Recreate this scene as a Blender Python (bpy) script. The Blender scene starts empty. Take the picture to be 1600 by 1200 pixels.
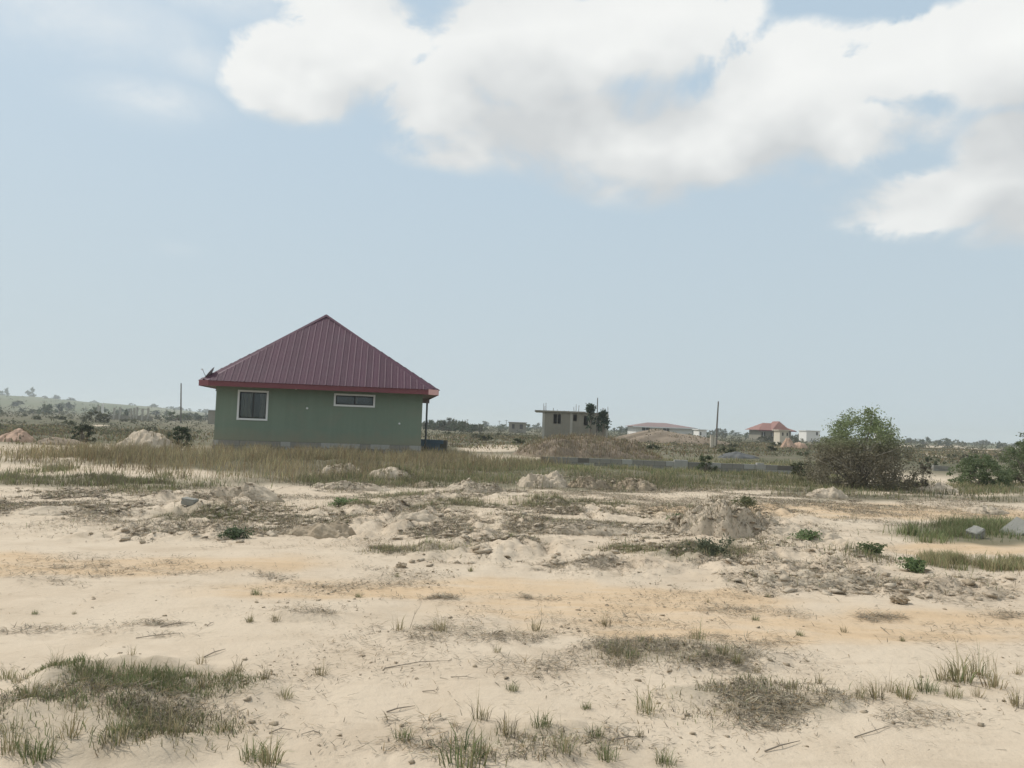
import bpy, bmesh, math, random
import numpy as np
from mathutils import Vector, Matrix

# ------------------------------------------------------------------ camera, sky, sun, exposure
SC = bpy.context.scene
COL = SC.collection
EYE = 1.55                     # eye height in metres
FPX = 1200.0                   # focal length in pixels of the 1600 x 1200 photograph
PITCH, ROLL = math.radians(3.15), math.radians(2.0)
RCAM = (Matrix.Rotation(math.pi / 2 + PITCH, 4, 'X') @ Matrix.Rotation(ROLL, 4, 'Z'))
cam_d = bpy.data.cameras.new('camera')
cam_d.sensor_width = 36.0
cam_d.lens = 36.0 * FPX / 1600.0
cam_d.clip_start = 0.05
cam_d.clip_end = 30000.0
cam = bpy.data.objects.new('camera', cam_d)
cam.matrix_world = Matrix.Translation((0, 0, EYE)) @ RCAM
COL.objects.link(cam)
SC.camera = cam

SUN_DIR = Vector((-0.78, 0.40, 1.02)).normalized()       # towards the sun
sun_d = bpy.data.lights.new('sun', 'SUN')
sun_d.energy = 2.95
sun_d.angle = math.radians(1.2)
sun_d.color = (1.0, 0.955, 0.89)
sun = bpy.data.objects.new('sun', sun_d)
sun.rotation_euler = SUN_DIR.to_track_quat('Z', 'Y').to_euler()
sun.location = (0, 0, 60)
COL.objects.link(sun)

SC.view_settings.view_transform = 'Standard'
SC.view_settings.look = 'None'
SC.view_settings.exposure = 0.0
SC.view_settings.gamma = 1.0
SC.render.engine = 'CYCLES'
SC.cycles.max_bounces = 5
SC.cycles.diffuse_bounces = 3
SC.cycles.transparent_max_bounces = 6
SC.cycles.volume_bounces = 1
SC.cycles.use_denoising = True


class NT:
    """small helper to write node trees"""
    def __init__(self, tree):
        self.t = tree

    def n(self, kind, **kw):
        nd = self.t.nodes.new(kind)
        for k, v in kw.items():
            setattr(nd, k, v)
        return nd

    def put(self, sock, v):
        if isinstance(v, bpy.types.NodeSocket):
            self.t.links.new(v, sock)
        elif v is not None:
            if sock.type == 'RGBA' and hasattr(v, '__len__') and len(v) == 3:
                v = (*v, 1.0)
            sock.default_value = v

    def m(self, op, a, b=None, c=None, clamp=False):
        nd = self.n('ShaderNodeMath', operation=op, use_clamp=clamp)
        for i, v in enumerate((a, b, c)):
            self.put(nd.inputs[i], v)
        return nd.outputs[0]

    def vm(self, op, a, b=None):
        nd = self.n('ShaderNodeVectorMath', operation=op)
        self.put(nd.inputs[0], a)
        if b is not None:
            self.put(nd.inputs[3 if op == 'SCALE' else 1], b)
        return nd.outputs[0]

    def mr(self, v, a, b, c=0.0, d=1.0, smooth=False):
        nd = self.n('ShaderNodeMapRange', interpolation_type='SMOOTHSTEP' if smooth else 'LINEAR')
        self.put(nd.inputs[0], v)
        for i, x in enumerate((a, b, c, d)):
            nd.inputs[i + 1].default_value = x
        return nd.outputs[0]

    def mix(self, f, a, b, blend='MIX'):
        nd = self.n('ShaderNodeMix', data_type='RGBA', blend_type=blend)
        self.put(nd.inputs[0], f)
        self.put(nd.inputs[6], a)
        self.put(nd.inputs[7], b)
        return nd.outputs[2]

    def noise(self, vec, scale, detail=4.0, rough=0.55, dist=0.0):
        nd = self.n('ShaderNodeTexNoise')
        if vec is not None:
            self.put(nd.inputs['Vector'], vec)
        nd.inputs['Scale'].default_value = scale
        nd.inputs['Detail'].default_value = detail
        nd.inputs['Roughness'].default_value = rough
        nd.inputs['Distortion'].default_value = dist
        return nd.outputs[0]


def ray(px, py):
    d = RCAM.to_3x3() @ Vector(((px - 800) / FPX, (600 - py) / FPX, -1.0))
    return d


def azel(px, py):
    d = ray(px, py).normalized()
    return math.atan2(d.x, d.y), math.asin(d.z)


def build_world():
    w = bpy.data.worlds.new('World')
    SC.world = w
    w.use_nodes = True
    t = w.node_tree
    t.nodes.clear()
    N = NT(t)
    # ---- cloud bank as a field over (azimuth, elevation); noise runs over the whole sky
    blobs = [  # px, py, rx, ry, strength: cumulus of the bank in view
        (465, 120, 100, 72, 1.0), (555, 75, 110, 90, .9), (500, 0, 90, 40, .5),
        (690, 160, 110, 75, .8), (720, 230, 130, 45, .55), (860, 90, 160, 110, 1.0),
        (1010, 55, 150, 100, .9), (900, 190, 250, 85, .85), (1080, 225, 250, 85, 1.0),
        (1225, 148, 140, 88, 1.0), (1330, 210, 150, 60, .8), (1425, 95, 135, 70, .95),
        (1600, 70, 170, 90, .95), (1570, 250, 90, 75, .85), (1480, 315, 190, 55, .85),
        (1640, 320, 160, 80, .9), 
        (1080, 285, 90, 30, .45),
    ]
    wisps = [(225, 150, 95, 30, .8), (330, 98, 95, 30, .6), (90, 20, 240, 60, .75), (370, 0, 130, 40, .6), (275, 388, 30, 10, .25)]

    def make_field(lite):
        g = bpy.data.node_groups.new('cloud_field', 'ShaderNodeTree')
        g.interface.new_socket('lift', in_out='INPUT', socket_type='NodeSocketFloat')
        g.interface.new_socket('field', in_out='OUTPUT', socket_type='NodeSocketFloat')
        G = NT(g)
        gi, go = G.n('NodeGroupInput'), G.n('NodeGroupOutput')
        tc = G.n('ShaderNodeTexCoord')
        sp = G.n('ShaderNodeSeparateXYZ')
        G.put(sp.inputs[0], tc.outputs['Generated'])
        az = G.m('ARCTAN2', sp.outputs[0], sp.outputs[1])
        el = G.m('ADD', G.m('ARCSINE', sp.outputs[2]), gi.outputs[0])
        dv = G.n('ShaderNodeCombineXYZ')
        G.put(dv.inputs[0], sp.outputs[0])
        G.put(dv.inputs[1], sp.outputs[1])
        G.put(dv.inputs[2], G.m('MULTIPLY', G.m('ADD', sp.outputs[2], gi.outputs[0]), 1.35))
        n1 = G.noise(dv.outputs[0], 6.5, 3.0 if lite else 9.0, 0.60, 0.0 if lite else 0.3)
        n3 = G.noise(dv.outputs[0], 2.1, 1.0, 0.5)
        bill = G.m('MULTIPLY', G.m('SUBTRACT', n1, 0.5), 1.75)
        av = G.n('ShaderNodeCombineXYZ')
        G.put(av.inputs[0], az)
        G.put(av.inputs[1], el)
        tot = None
        for (px, py, rx, ry, s) in blobs:
            a0, e0 = azel(px, py)
            ra = abs(azel(px + rx, py)[0] - azel(px - rx, py)[0]) / 2
            re = abs(azel(px, py + ry)[1] - azel(px, py - ry)[1]) / 2
            ma = G.n('ShaderNodeVectorMath', operation='MULTIPLY_ADD')
            G.put(ma.inputs[0], av.outputs[0])
            ma.inputs[1].default_value = (1 / ra, 1 / re, 0)
            ma.inputs[2].default_value = (-a0 / ra, -e0 / re, 0)
            dt = G.n('ShaderNodeVectorMath', operation='DOT_PRODUCT')
            G.put(dt.inputs[0], ma.outputs[0])
            G.put(dt.inputs[1], ma.outputs[0])
            b = G.m('MULTIPLY', G.m('POWER', 0.4066, dt.outputs['Value']), s)
            tot = b if tot is None else G.m('SMOOTH_MAX', tot, b, 0.10)
        # the same sort of scattered cumulus over the rest of the sky
        off = G.m('MAXIMUM', G.mr(G.m('ABSOLUTE', az), 0.62, 0.8), G.mr(el, 0.53, 0.66))
        rest = G.m('MULTIPLY', G.m('MULTIPLY', off, G.mr(n3, 0.40, 0.62, 0.0, 1.0)), G.mr(el, 0.1, 0.35))
        tot = G.m('MAXIMUM', tot, rest)
        fld = G.m('ADD', tot, G.m('MULTIPLY', bill, G.mr(tot, 0.13, 0.42, 0.0, 1.0)))
        G.put(go.inputs[0], fld)
        if not lite:
            g.interface.new_socket('veil', in_out='OUTPUT', socket_type='NodeSocketFloat')
            vt = None
            for (px, py, rx, ry, s) in wisps:
                a0, e0 = azel(px, py)
                ra = abs(azel(px + rx, py)[0] - azel(px - rx, py)[0]) / 2
                re = abs(azel(px, py + ry)[1] - azel(px, py - ry)[1]) / 2
                ma = G.n('ShaderNodeVectorMath', operation='MULTIPLY_ADD')
                G.put(ma.inputs[0], av.outputs[0])
                ma.inputs[1].default_value = (1 / ra, 1 / re, 0)
                ma.inputs[2].default_value = (-a0 / ra, -e0 / re, 0)
                dt = G.n('ShaderNodeVectorMath', operation='DOT_PRODUCT')
                G.put(dt.inputs[0], ma.outputs[0])
                G.put(dt.inputs[1], ma.outputs[0])
                b = G.m('MULTIPLY', G.m('POWER', 0.4066, dt.outputs['Value']), s)
                vt = b if vt is None else G.m('MAXIMUM', vt, b)
            G.put(go.inputs[1], G.m('MULTIPLY', vt, G.mr(n1, 0.30, 0.66)))
        return g

    def field(lift, lite):
        nd = t.nodes.new('ShaderNodeGroup')
        nd.node_tree = make_field(lite)
        nd.inputs[0].default_value = lift
        return nd.outputs
    fo = field(0.0, False)
    f0, f1, wsp = fo[0], field(0.075, True)[0], fo[1]
    shade = N.mr(f1, 0.12, 0.95)
    wide = N.m('ADD', N.m('MULTIPLY', shade, 0.42), 0.16)
    mask = N.m('DIVIDE', N.m('SUBTRACT', f0, 0.19), wide, clamp=True)
    mask = N.m('MAXIMUM', N.mr(mask, 0, 1, 0, 1, True), wsp)
    lit = N.m('SUBTRACT', 1.0, N.m('ADD', N.m('MULTIPLY', shade, 0.88), N.m('MULTIPLY', N.mr(f0, 0.5, 1.4, 0.3, -0.1), 0.6)), clamp=True)
    ccol = N.mix(lit, (0.63, 0.655, 0.665), (0.955, 0.965, 0.945))
    sky = N.n('ShaderNodeTexSky', sky_type='NISHITA', sun_disc=False)
    sky.sun_elevation = math.asin(SUN_DIR.z)
    sky.sun_rotation = math.atan2(SUN_DIR.x, SUN_DIR.y)
    sky.altitude = 40
    sky.air_density = 1.0
    sky.dust_density = 3.0
    sky.ozone_density = 1.5
    b_sky = N.n('ShaderNodeBackground')
    N.put(b_sky.inputs[0], sky.outputs[0])
    b_sky.inputs[1].default_value = 0.075
    tcw = N.n('ShaderNodeTexCoord')
    spw = N.n('ShaderNodeSeparateXYZ')
    N.put(spw.inputs[0], tcw.outputs['Generated'])
    el = N.m('ARCSINE', spw.outputs[2])
    # high thin haze that whitens the whole dome, thicker towards the horizon
    veil = N.n('ShaderNodeBackground')
    N.put(veil.inputs[0], N.mix(N.mr(el, 0.02, 0.55, 0, 1, True), (0.57, 0.672, 0.728), (0.55, 0.70, 0.825)))
    veil.inputs[1].default_value = 1.0
    mv = N.n('ShaderNodeMixShader')
    N.put(mv.inputs[0], N.mr(el, 0.0, 0.6, 0.93, 0.78))
    N.put(mv.inputs[1], b_sky.outputs[0])
    N.put(mv.inputs[2], veil.outputs[0])
    b_cl = N.n('ShaderNodeBackground')
    N.put(b_cl.inputs[0], ccol)
    b_cl.inputs[1].default_value = 1.0
    mx = N.n('ShaderNodeMixShader')
    N.put(mx.inputs[0], mask)
    N.put(mx.inputs[1], mv.outputs[0])
    N.put(mx.inputs[2], b_cl.outputs[0])
    out = N.n('ShaderNodeOutputWorld')
    N.put(out.inputs[0], mx.outputs[0])


build_world()
SC.world.cycles.sampling_method = 'MANUAL'
SC.world.cycles.sample_map_resolution = 512

# ------------------------------------------------------------------ helpers
rng = np.random.default_rng(7)
random.seed(7)


def hor(px):
    return 666.0 + 0.035 * (px - 800)


def at_depth(px, py, depth):
    d = ray(px, py)
    k = depth / d.y
    return Vector((d.x * k, depth, EYE + d.z * k))


def ground_px(px, py):
    """where the ray of a pixel meets level ground"""
    d = ray(px, py)
    k = -EYE / d.z
    return d.x * k, d.y * k


RN = np.array(RCAM.to_3x3())


def project(x, y, z):
    P = np.stack([x, y, np.asarray(z) - EYE + 0 * x], -1) @ RN
    w = np.minimum(P[..., 2], -1e-3)
    return 800 + FPX * P[..., 0] / -w, 600 - FPX * P[..., 1] / -w


_perm = np.random.default_rng(3).permutation(4096)
_val = np.random.default_rng(4).random(4096) * 2 - 1


def vnoise(x, y, seed=0):
    xi, yi = np.floor(x).astype(np.int64), np.floor(y).astype(np.int64)
    fx, fy = x - xi, y - yi
    fx = fx * fx * fx * (fx * (fx * 6 - 15) + 10)
    fy = fy * fy * fy * (fy * (fy * 6 - 15) + 10)

    def h(a, b):
        return _val[_perm[(_perm[(a + seed * 17) & 4095] + b) & 4095]]
    return (h(xi, yi) * (1 - fx) + h(xi + 1, yi) * fx) * (1 - fy) + (h(xi, yi + 1) * (1 - fx) + h(xi + 1, yi + 1) * fx) * fy


def fbm(x, y, octs=4, seed=0, gain=0.5):
    s, a = 0.0, 1.0
    for o in range(octs):
        s = s + a * vnoise(x * 2 ** o + 13.7 * o, y * 2 ** o - 7.1 * o, seed + o)
        a *= gain
    return s


def sstep(x, a, b):
    t = np.clip((x - a) / (b - a), 0, 1)
    return t * t * (3 - 2 * t)


def tag(o, label=None, cat=None, group=None, kind=None):
    for k, v in (('label', label), ('category', cat), ('group', group), ('kind', kind)):
        if v:
            o[k] = v
    return o


def empty(name, loc=(0, 0, 0), rz=0.0, label=None, cat=None, group=None):
    o = bpy.data.objects.new(name, None)
    o.location = loc
    o.rotation_euler = (0, 0, rz)
    o.empty_display_size = 0.2
    COL.objects.link(o)
    return tag(o, label, cat, group)


def link(name, me, mat, parent=None, loc=None):
    if mat is not None and not me.materials:
        me.materials.append(mat)
    o = bpy.data.objects.new(name, me)
    if parent is not None:
        o.parent = parent
    if loc is not None:
        o.location = loc
    COL.objects.link(o)
    return o


def copy_tree(o, parent=None):
    c = o.copy()
    c.parent = parent
    COL.objects.link(c)
    for ch in list(o.children):
        copy_tree(ch, c)
    return c


def np_mesh(name, V, F, cols=None, smooth=False):
    """V (n,3); F (m,3) or (m,4); cols (n,3)"""
    V = np.asarray(V, np.float32)
    F = np.asarray(F, np.int32)
    k = F.shape[1]
    me = bpy.data.meshes.new(name)
    me.vertices.add(len(V))
    me.vertices.foreach_set('co', V.ravel())
    me.loops.add(F.size)
    me.loops.foreach_set('vertex_index', F.ravel())
    me.polygons.add(len(F))
    me.polygons.foreach_set('loop_start', np.arange(0, F.size, k, dtype=np.int32))
    me.polygons.foreach_set('loop_total', np.full(len(F), k, np.int32))
    if smooth:
        me.polygons.foreach_set('use_smooth', np.ones(len(F), bool))
    me.update(calc_edges=True)
    if cols is not None:
        ca = me.color_attributes.new('Col', 'FLOAT_COLOR', 'POINT')
        c4 = np.ones((len(V), 4), np.float32)
        c4[:, :3] = cols
        ca.data.foreach_set('color', c4.ravel())
    return me


class MB:
    """collects shapes into one mesh"""
    def __init__(self):
        self.v, self.f = [], []

    def add(self, vs, fs):
        b = len(self.v)
        self.v += [tuple(p) for p in vs]
        self.f += [tuple(i + b for i in f) for f in fs]
        return self

    def box(self, x0, x1, y0, y1, z0, z1):
        return self.add([(x, y, z) for z in (z0, z1) for y in (y0, y1) for x in (x0, x1)],
                        [(0, 2, 3, 1), (4, 5, 7, 6), (0, 1, 5, 4), (2, 6, 7, 3), (0, 4, 6, 2), (1, 3, 7, 5)])

    def tube(self, pts, rads, n=6, cap=True):
        pts = [Vector(p) for p in pts]
        rings = []
        for i, p in enumerate(pts):
            d = (pts[min(i + 1, len(pts) - 1)] - pts[max(i - 1, 0)]).normalized()
            a = d.cross(Vector((0.31, 0.17, 0.93)))
            if a.length < 0.05:
                a = d.cross(Vector((1, 0, 0)))
            a.normalize()
            b = d.cross(a)
            rings.append([p + (a * math.cos(2 * math.pi * k / n) + b * math.sin(2 * math.pi * k / n)) * rads[i] for k in range(n)])
        vs = [q for r in rings for q in r]
        fs = [(i * n + k, i * n + (k + 1) % n, (i + 1) * n + (k + 1) % n, (i + 1) * n + k)
              for i in range(len(pts) - 1) for k in range(n)]
        if cap:
            fs += [tuple(range(n - 1, -1, -1)), tuple(range((len(pts) - 1) * n, len(pts) * n))]
        return self.add(vs, fs)

    def mesh(self, name):
        me = bpy.data.meshes.new(name)
        me.from_pydata(self.v, [], self.f)
        me.update()
        return me

    def build(self, name, mat, parent=None, loc=None):
        return link(name, self.mesh(name), mat, parent, loc)


# ------------------------------------------------------------------ materials
def mat_solid(name, col, rough=0.85, var=0.18, scale=3.0, bump=0.0, bscale=40.0, metal=0.0, spec=0.3, streak=0.0,
              stain=None, coords='Object', rnd=0.0, splash=None):
    m = bpy.data.materials.new(name)
    m.use_nodes = True
    N = NT(m.node_tree)
    bs = m.node_tree.nodes['Principled BSDF']
    tc = N.n('ShaderNodeTexCoord').outputs[coords]
    a = N.noise(tc, scale, 5.0, 0.6)
    b = N.noise(tc, scale * 9, 4.0, 0.65)
    k = N.m('ADD', N.m('MULTIPLY', N.m('SUBTRACT', a, 0.5), 1.4 * var), N.m('MULTIPLY', N.m('SUBTRACT', b, 0.5), 0.9 * var))
    if streak:
        mp = N.n('ShaderNodeMapping')
        N.put(mp.inputs[0], tc)
        mp.inputs['Scale'].default_value = (2.2, 2.2, 0.12)
        k = N.m('ADD', k, N.m('MULTIPLY', N.m('SUBTRACT', N.noise(mp.outputs[0], 2.0, 5.0, 0.6), 0.5), streak))
    if rnd:
        k = N.m('ADD', k, N.m('MULTIPLY', N.m('SUBTRACT', N.n('ShaderNodeObjectInfo').outputs['Random'], 0.5), rnd))
    c = N.mix(1.0, (*col, 1), N.vm('SCALE', (1, 1, 1), N.m('ADD', k, 1.0)), 'MULTIPLY')
    if stain:
        c = N.mix(N.mr(N.noise(tc, stain[1], 6.0, 0.65, 0.4), 0.52, 0.72, 0.0, stain[2]), c, stain[0])
    if splash:   # mud thrown up by rain along the foot of the wall
        sx = N.n('ShaderNodeSeparateXYZ')
        N.put(sx.inputs[0], tc)
        zz = N.m('ADD', sx.outputs[2], N.m('MULTIPLY', N.m('SUBTRACT', N.noise(tc, 1.6, 6.0, 0.7), 0.5), 0.9))
        c = N.mix(N.mr(zz, splash[1], splash[2], 0.55, 0.0), c, splash[0])
    N.put(bs.inputs['Base Color'], c)
    bs.inputs['Roughness'].default_value = rough
    bs.inputs['Metallic'].default_value = metal
    bs.inputs['Specular IOR Level'].default_value = spec
    if bump:
        bp = N.n('ShaderNodeBump')
        bp.inputs['Strength'].default_value = bump
        bp.inputs['Distance'].default_value = 0.02
        N.put(bp.inputs['Height'], N.noise(tc, bscale, 6.0, 0.65))
        N.put(bs.inputs['Normal'], bp.outputs[0])
    return m


def mat_leaf(name, transl=0.3, rough=0.65):
    m = bpy.data.materials.new(name)
    m.use_nodes = True
    N = NT(m.node_tree)
    bs = m.node_tree.nodes['Principled BSDF']
    at = N.n('ShaderNodeAttribute', attribute_name='Col').outputs['Color']
    oi = N.n('ShaderNodeObjectInfo').outputs['Random']
    c = N.mix(1.0, at, N.vm('SCALE', (1, 1, 1), N.mr(oi, 0, 1, 0.86, 1.14)), 'MULTIPLY')
    N.put(bs.inputs['Base Color'], c)
    bs.inputs['Roughness'].default_value = rough
    bs.inputs['Specular IOR Level'].default_value = 0.25
    tr = N.n('ShaderNodeBsdfTranslucent')
    N.put(tr.inputs[0], c)
    mx = N.n('ShaderNodeMixShader')
    mx.inputs[0].default_value = transl
    N.put(mx.inputs[1], bs.outputs[0])
    N.put(mx.inputs[2], tr.outputs[0])
    N.put(m.node_tree.nodes['Material Output'].inputs[0], mx.outputs[0])
    return m


SAND = (0.56, 0.475, 0.375)
M = {}
M['leaf'] = mat_leaf('foliage_leaf', 0.4)
M['blade'] = mat_leaf('grass_blade', 0.38, 0.7)
M['straw'] = mat_leaf('dead_straw', 0.1, 0.85)
M['bark'] = mat_solid('bark', (0.17, 0.145, 0.115), 0.9, 0.3, 8, 0.4, 60)
M['stick'] = mat_solid('dry_stick', (0.25, 0.21, 0.165), 0.9, 0.3, 8, 0.4, 60)
M['paint'] = mat_solid('green_wall_paint', (0.182, 0.234, 0.178), 0.75, 0.12, 0.7, 0.15, 30, streak=0.24,
                       stain=((0.215, 0.225, 0.175, 1), 0.9, 0.55), splash=((0.27, 0.24, 0.17, 1), 0.5, 1.1))
M['block'] = mat_solid('concrete_block', (0.26, 0.25, 0.22), 0.92, 0.3, 2.0, 0.5, 50, stain=((0.13, 0.12, 0.10, 1), 1.5, 0.6))
M['block_pale'] = mat_solid('pale_concrete_block', (0.37, 0.365, 0.335), 0.92, 0.25, 2.0, 0.5, 50)
M['core'] = mat_solid('mortar', (0.15, 0.14, 0.12), 0.95, 0.2, 3.0)
M['roof'] = mat_solid('maroon_roof_sheet', (0.078, 0.030, 0.049), 0.6, 0.20, 0.8, 0.0, spec=0.3, streak=0.25, rnd=0.22,
                      stain=((0.085, 0.047, 0.064, 1), 0.7, 0.5))
M['fascia'] = mat_solid('red_fascia', (0.185, 0.058, 0.068), 0.6, 0.12, 1.0, streak=0.15)
M['fascia_lit'] = mat_solid('lit_pink_fascia', (0.72, 0.43, 0.41), 0.65, 0.1, 1.0)  # brightness of the corner face, put into a paler board colour
M['soffit'] = mat_solid('soffit_board', (0.20, 0.16, 0.15), 0.8, 0.15, 2.0)
M['white'] = mat_solid('white_paint', (0.72, 0.73, 0.72), 0.6, 0.08, 3.0)
M['white_wall'] = mat_solid('whitewashed_wall', (0.74, 0.72, 0.68), 0.8, 0.10, 0.6)
M['cream'] = mat_solid('cream_wall', (0.55, 0.50, 0.41), 0.8, 0.12, 0.6)
M['dark_frame'] = mat_solid('dark_aluminium', (0.035, 0.037, 0.036), 0.45, 0.1, 5.0, metal=0.3)
M['curtain'] = mat_solid('beige_curtain', (0.62, 0.56, 0.43), 0.9, 0.45, 4.0)
M['curtain_gold'] = mat_solid('yellow_curtain', (0.6, 0.46, 0.2), 0.9, 0.3, 4.0)
M['steel'] = mat_solid('rusty_rebar', (0.16, 0.11, 0.085), 0.8, 0.3, 6.0)
M['dark_metal'] = mat_solid('dark_pipe', (0.09, 0.10, 0.10), 0.6, 0.2, 4.0)
M['dish'] = mat_solid('grey_dish', (0.30, 0.27, 0.27), 0.55, 0.15, 4.0)
M['pole'] = mat_solid('weathered_wood_pole', (0.15, 0.135, 0.12), 0.9, 0.3, 3.0, streak=0.3)
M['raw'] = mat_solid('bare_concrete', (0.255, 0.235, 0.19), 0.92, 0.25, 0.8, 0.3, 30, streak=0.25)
M['raw_pale'] = mat_solid('pale_concrete', (0.40, 0.38, 0.33), 0.92, 0.25, 0.8, 0.3, 30)  # paler concrete for the columns and the lintel
M['void'] = mat_solid('unlit_opening', (0.06, 0.055, 0.05), 0.95, 0.2, 2.0)
M['rust_roof'] = mat_solid('orange_red_roof', (0.25, 0.12, 0.095), 0.6, 0.18, 0.5, streak=0.2)
M['pink_roof'] = mat_solid('dusty_pink_roof', (0.225, 0.155, 0.145), 0.65, 0.2, 0.5)
M['tin'] = mat_solid('galvanised_tin', (0.62, 0.64, 0.65), 0.4, 0.15, 1.0, metal=0.2, spec=0.5)
M['blue'] = mat_solid('blue_painted_block', (0.14, 0.205, 0.28), 0.8, 0.2, 1.2, 0.2, 40, stain=((0.17, 0.18, 0.19, 1), 1.2, 0.5))
M['heap'] = mat_solid('dry_sandy_soil', (0.50, 0.42, 0.32), 0.95, 0.3, 3.5, 0.7, 30, stain=((0.27, 0.22, 0.155, 1), 2.4, 0.6))
M['heap_brown'] = mat_solid('brown_soil', (0.27, 0.215, 0.16), 0.95, 0.4, 2.2, 0.8, 25, stain=((0.14, 0.115, 0.08, 1), 1.6, 0.7))
M['heap_pink'] = mat_solid('pinkish_laterite_soil', (0.46, 0.32, 0.235), 0.95, 0.3, 1.2, 0.6, 25, stain=((0.26, 0.18, 0.14, 1), 0.8, 0.6))
M['gravel'] = mat_solid('grey_quarry_gravel', (0.12, 0.122, 0.12), 0.95, 0.35, 3.0, 0.8, 30)
M['clod'] = mat_solid('soil_clod', (0.37, 0.30, 0.215), 0.95, 0.5, 2.5, 0.6, 40, stain=((0.22, 0.175, 0.12, 1), 3.0, 0.6))
M['stone'] = mat_solid('broken_concrete', (0.27, 0.265, 0.235), 0.92, 0.25, 3.0, 0.6, 25)


def mat_glass():
    m = bpy.data.materials.new('window_glass')
    m.use_nodes = True
    N = NT(m.node_tree)
    gl = N.n('ShaderNodeBsdfGlossy')
    gl.inputs[0].default_value = (0.85, 0.9, 0.9, 1)
    gl.inputs['Roughness'].default_value = 0.03
    tr = N.n('ShaderNodeBsdfTransparent')
    tr.inputs[0].default_value = (0.6, 0.62, 0.6, 1)
    fr = N.n('ShaderNodeFresnel')
    fr.inputs[0].default_value = 1.5
    mx = N.n('ShaderNodeMixShader')
    N.put(mx.inputs[0], N.m('ADD', fr.outputs[0], 0.02))
    N.put(mx.inputs[1], tr.outputs[0])
    N.put(mx.inputs[2], gl.outputs[0])
    N.put(m.node_tree.nodes['Material Output'].inputs[0], mx.outputs[0])
    return m


M['glass'] = mat_glass()

# ------------------------------------------------------------------ terrain
# patches are read off the photograph as (px, py, rx, ry) and laid on level ground
ORANGE = [(220, 886, 330, 20), (40, 880, 120, 22), (600, 925, 300, 18), (1000, 950, 330, 24), (1330, 985, 330, 34), (1120, 985, 250, 26),
          (1250, 800, 260, 12), (1500, 860, 150, 12), (1490, 805, 140, 10)]
ROUGH = [(700, 812, 330, 44), (560, 810, 120, 24), (1130, 830, 150, 50), (1270, 890, 220, 46), (130, 778, 190, 26),
         (380, 790, 120, 24), (1480, 925, 170, 26), (560, 735, 110, 14), (930, 752, 120, 14), (800, 870, 260, 30), (250, 830, 230, 20), (1000, 880, 160, 26)]
SOFT = [(1010, 1022, 110, 18), (1090, 1040, 110, 18), (1130, 1092, 110, 18), (1230, 1112, 110, 20), (180, 1120, 230, 80), (800, 1165, 220, 50), (490, 968, 55, 7)]
VEG = [(70, 718, 120, 12, .5), (230, 745, 200, 10, .35), (560, 752, 250, 13, .75), (960, 752, 340, 16, .85), (400, 722, 330, 24, .95), (640, 735, 170, 18, .85), (170, 715, 130, 14, .6), (930, 738, 330, 22, .95), (1180, 748, 160, 14, .85),
       (1390, 768, 190, 15, .9), (1570, 768, 90, 16, .8), (110, 752, 170, 12, .7), (250, 758, 110, 9, .55), (1560, 836, 150, 18, .85),
       (1540, 888, 120, 14, .6), (700, 792, 70, 8, .45), (860, 790, 70, 8, .45), (540, 786, 34, 7, .5), (1090, 872, 80, 18, .5),
       (650, 866, 90, 13, .35), (190, 1078, 120, 28, .4), (310, 1088, 90, 28, .3), (150, 1150, 210, 60, .22),
       (1000, 1020, 90, 14, .35), (1080, 1036, 90, 14, .35), (1120, 1092, 90, 14, .35), (1220, 1112, 100, 16, .35), (290, 805, 60, 10, .4), (1265, 845, 26, 7, .5), (820, 1170, 160, 35, .2)]
SANDY = [(1450, 697, 70, 2.5, .8), (1540, 701, 60, 2, .7), (1500, 710, 90, 5, .9), (1150, 694, 70, 2, .8), (760, 701, 45, 5), (745, 682, 55, 2), (1225, 699, 50, 3), (1050, 695, 70, 2),
         (60, 716, 80, 6), (110, 735, 170, 9), (250, 742, 110, 8), (50, 700, 60, 5), (130, 698, 60, 3), (150, 664, 30, 2), (1460, 770, 130, 5)]


def patch_field(px, py, lst, nz):
    out = np.zeros_like(px)
    for p in lst:
        s = p[4] if len(p) > 4 else 1.0
        e = np.sqrt(((px - p[0]) / p[2]) ** 2 + ((py - p[1]) / p[3]) ** 2) + nz * 0.26
        out = np.maximum(out, s * sstep(-e, -1.18, -0.62))
    return out


def masks(x, y):
    r = np.hypot(x, y)
    front = y > 1.0
    ys = np.where(front, y, 1.0)
    px, py = project(x, ys, 0.0)
    nz = fbm(x / (0.05 * r + 0.6), y / (0.09 * r + 0.6), 4, 11)
    far = sstep(r, 36, 46)
    orange = np.where(front, patch_field(px, py, ORANGE, nz), 0)
    rough = np.where(front, patch_field(px, py, ROUGH, nz), 0)
    rough = rough * (0.25 + 0.75 * sstep(fbm(x / 1.9, y / 2.4, 3, 83), -0.25, 0.35))
    soft = np.where(front, patch_field(px, py, SOFT, nz), 0)
    veg = np.where(front, patch_field(px, py, VEG, nz), 0)
    sandy = np.where(front, patch_field(px, py, SANDY, nz), 0)
    scrub = far * (0.90 + 0.10 * np.clip(0.6 + nz * 0.9, 0, 1))
    veg = np.maximum(veg, scrub) * (1 - 0.92 * sandy)
    return orange, rough, soft, veg


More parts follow.
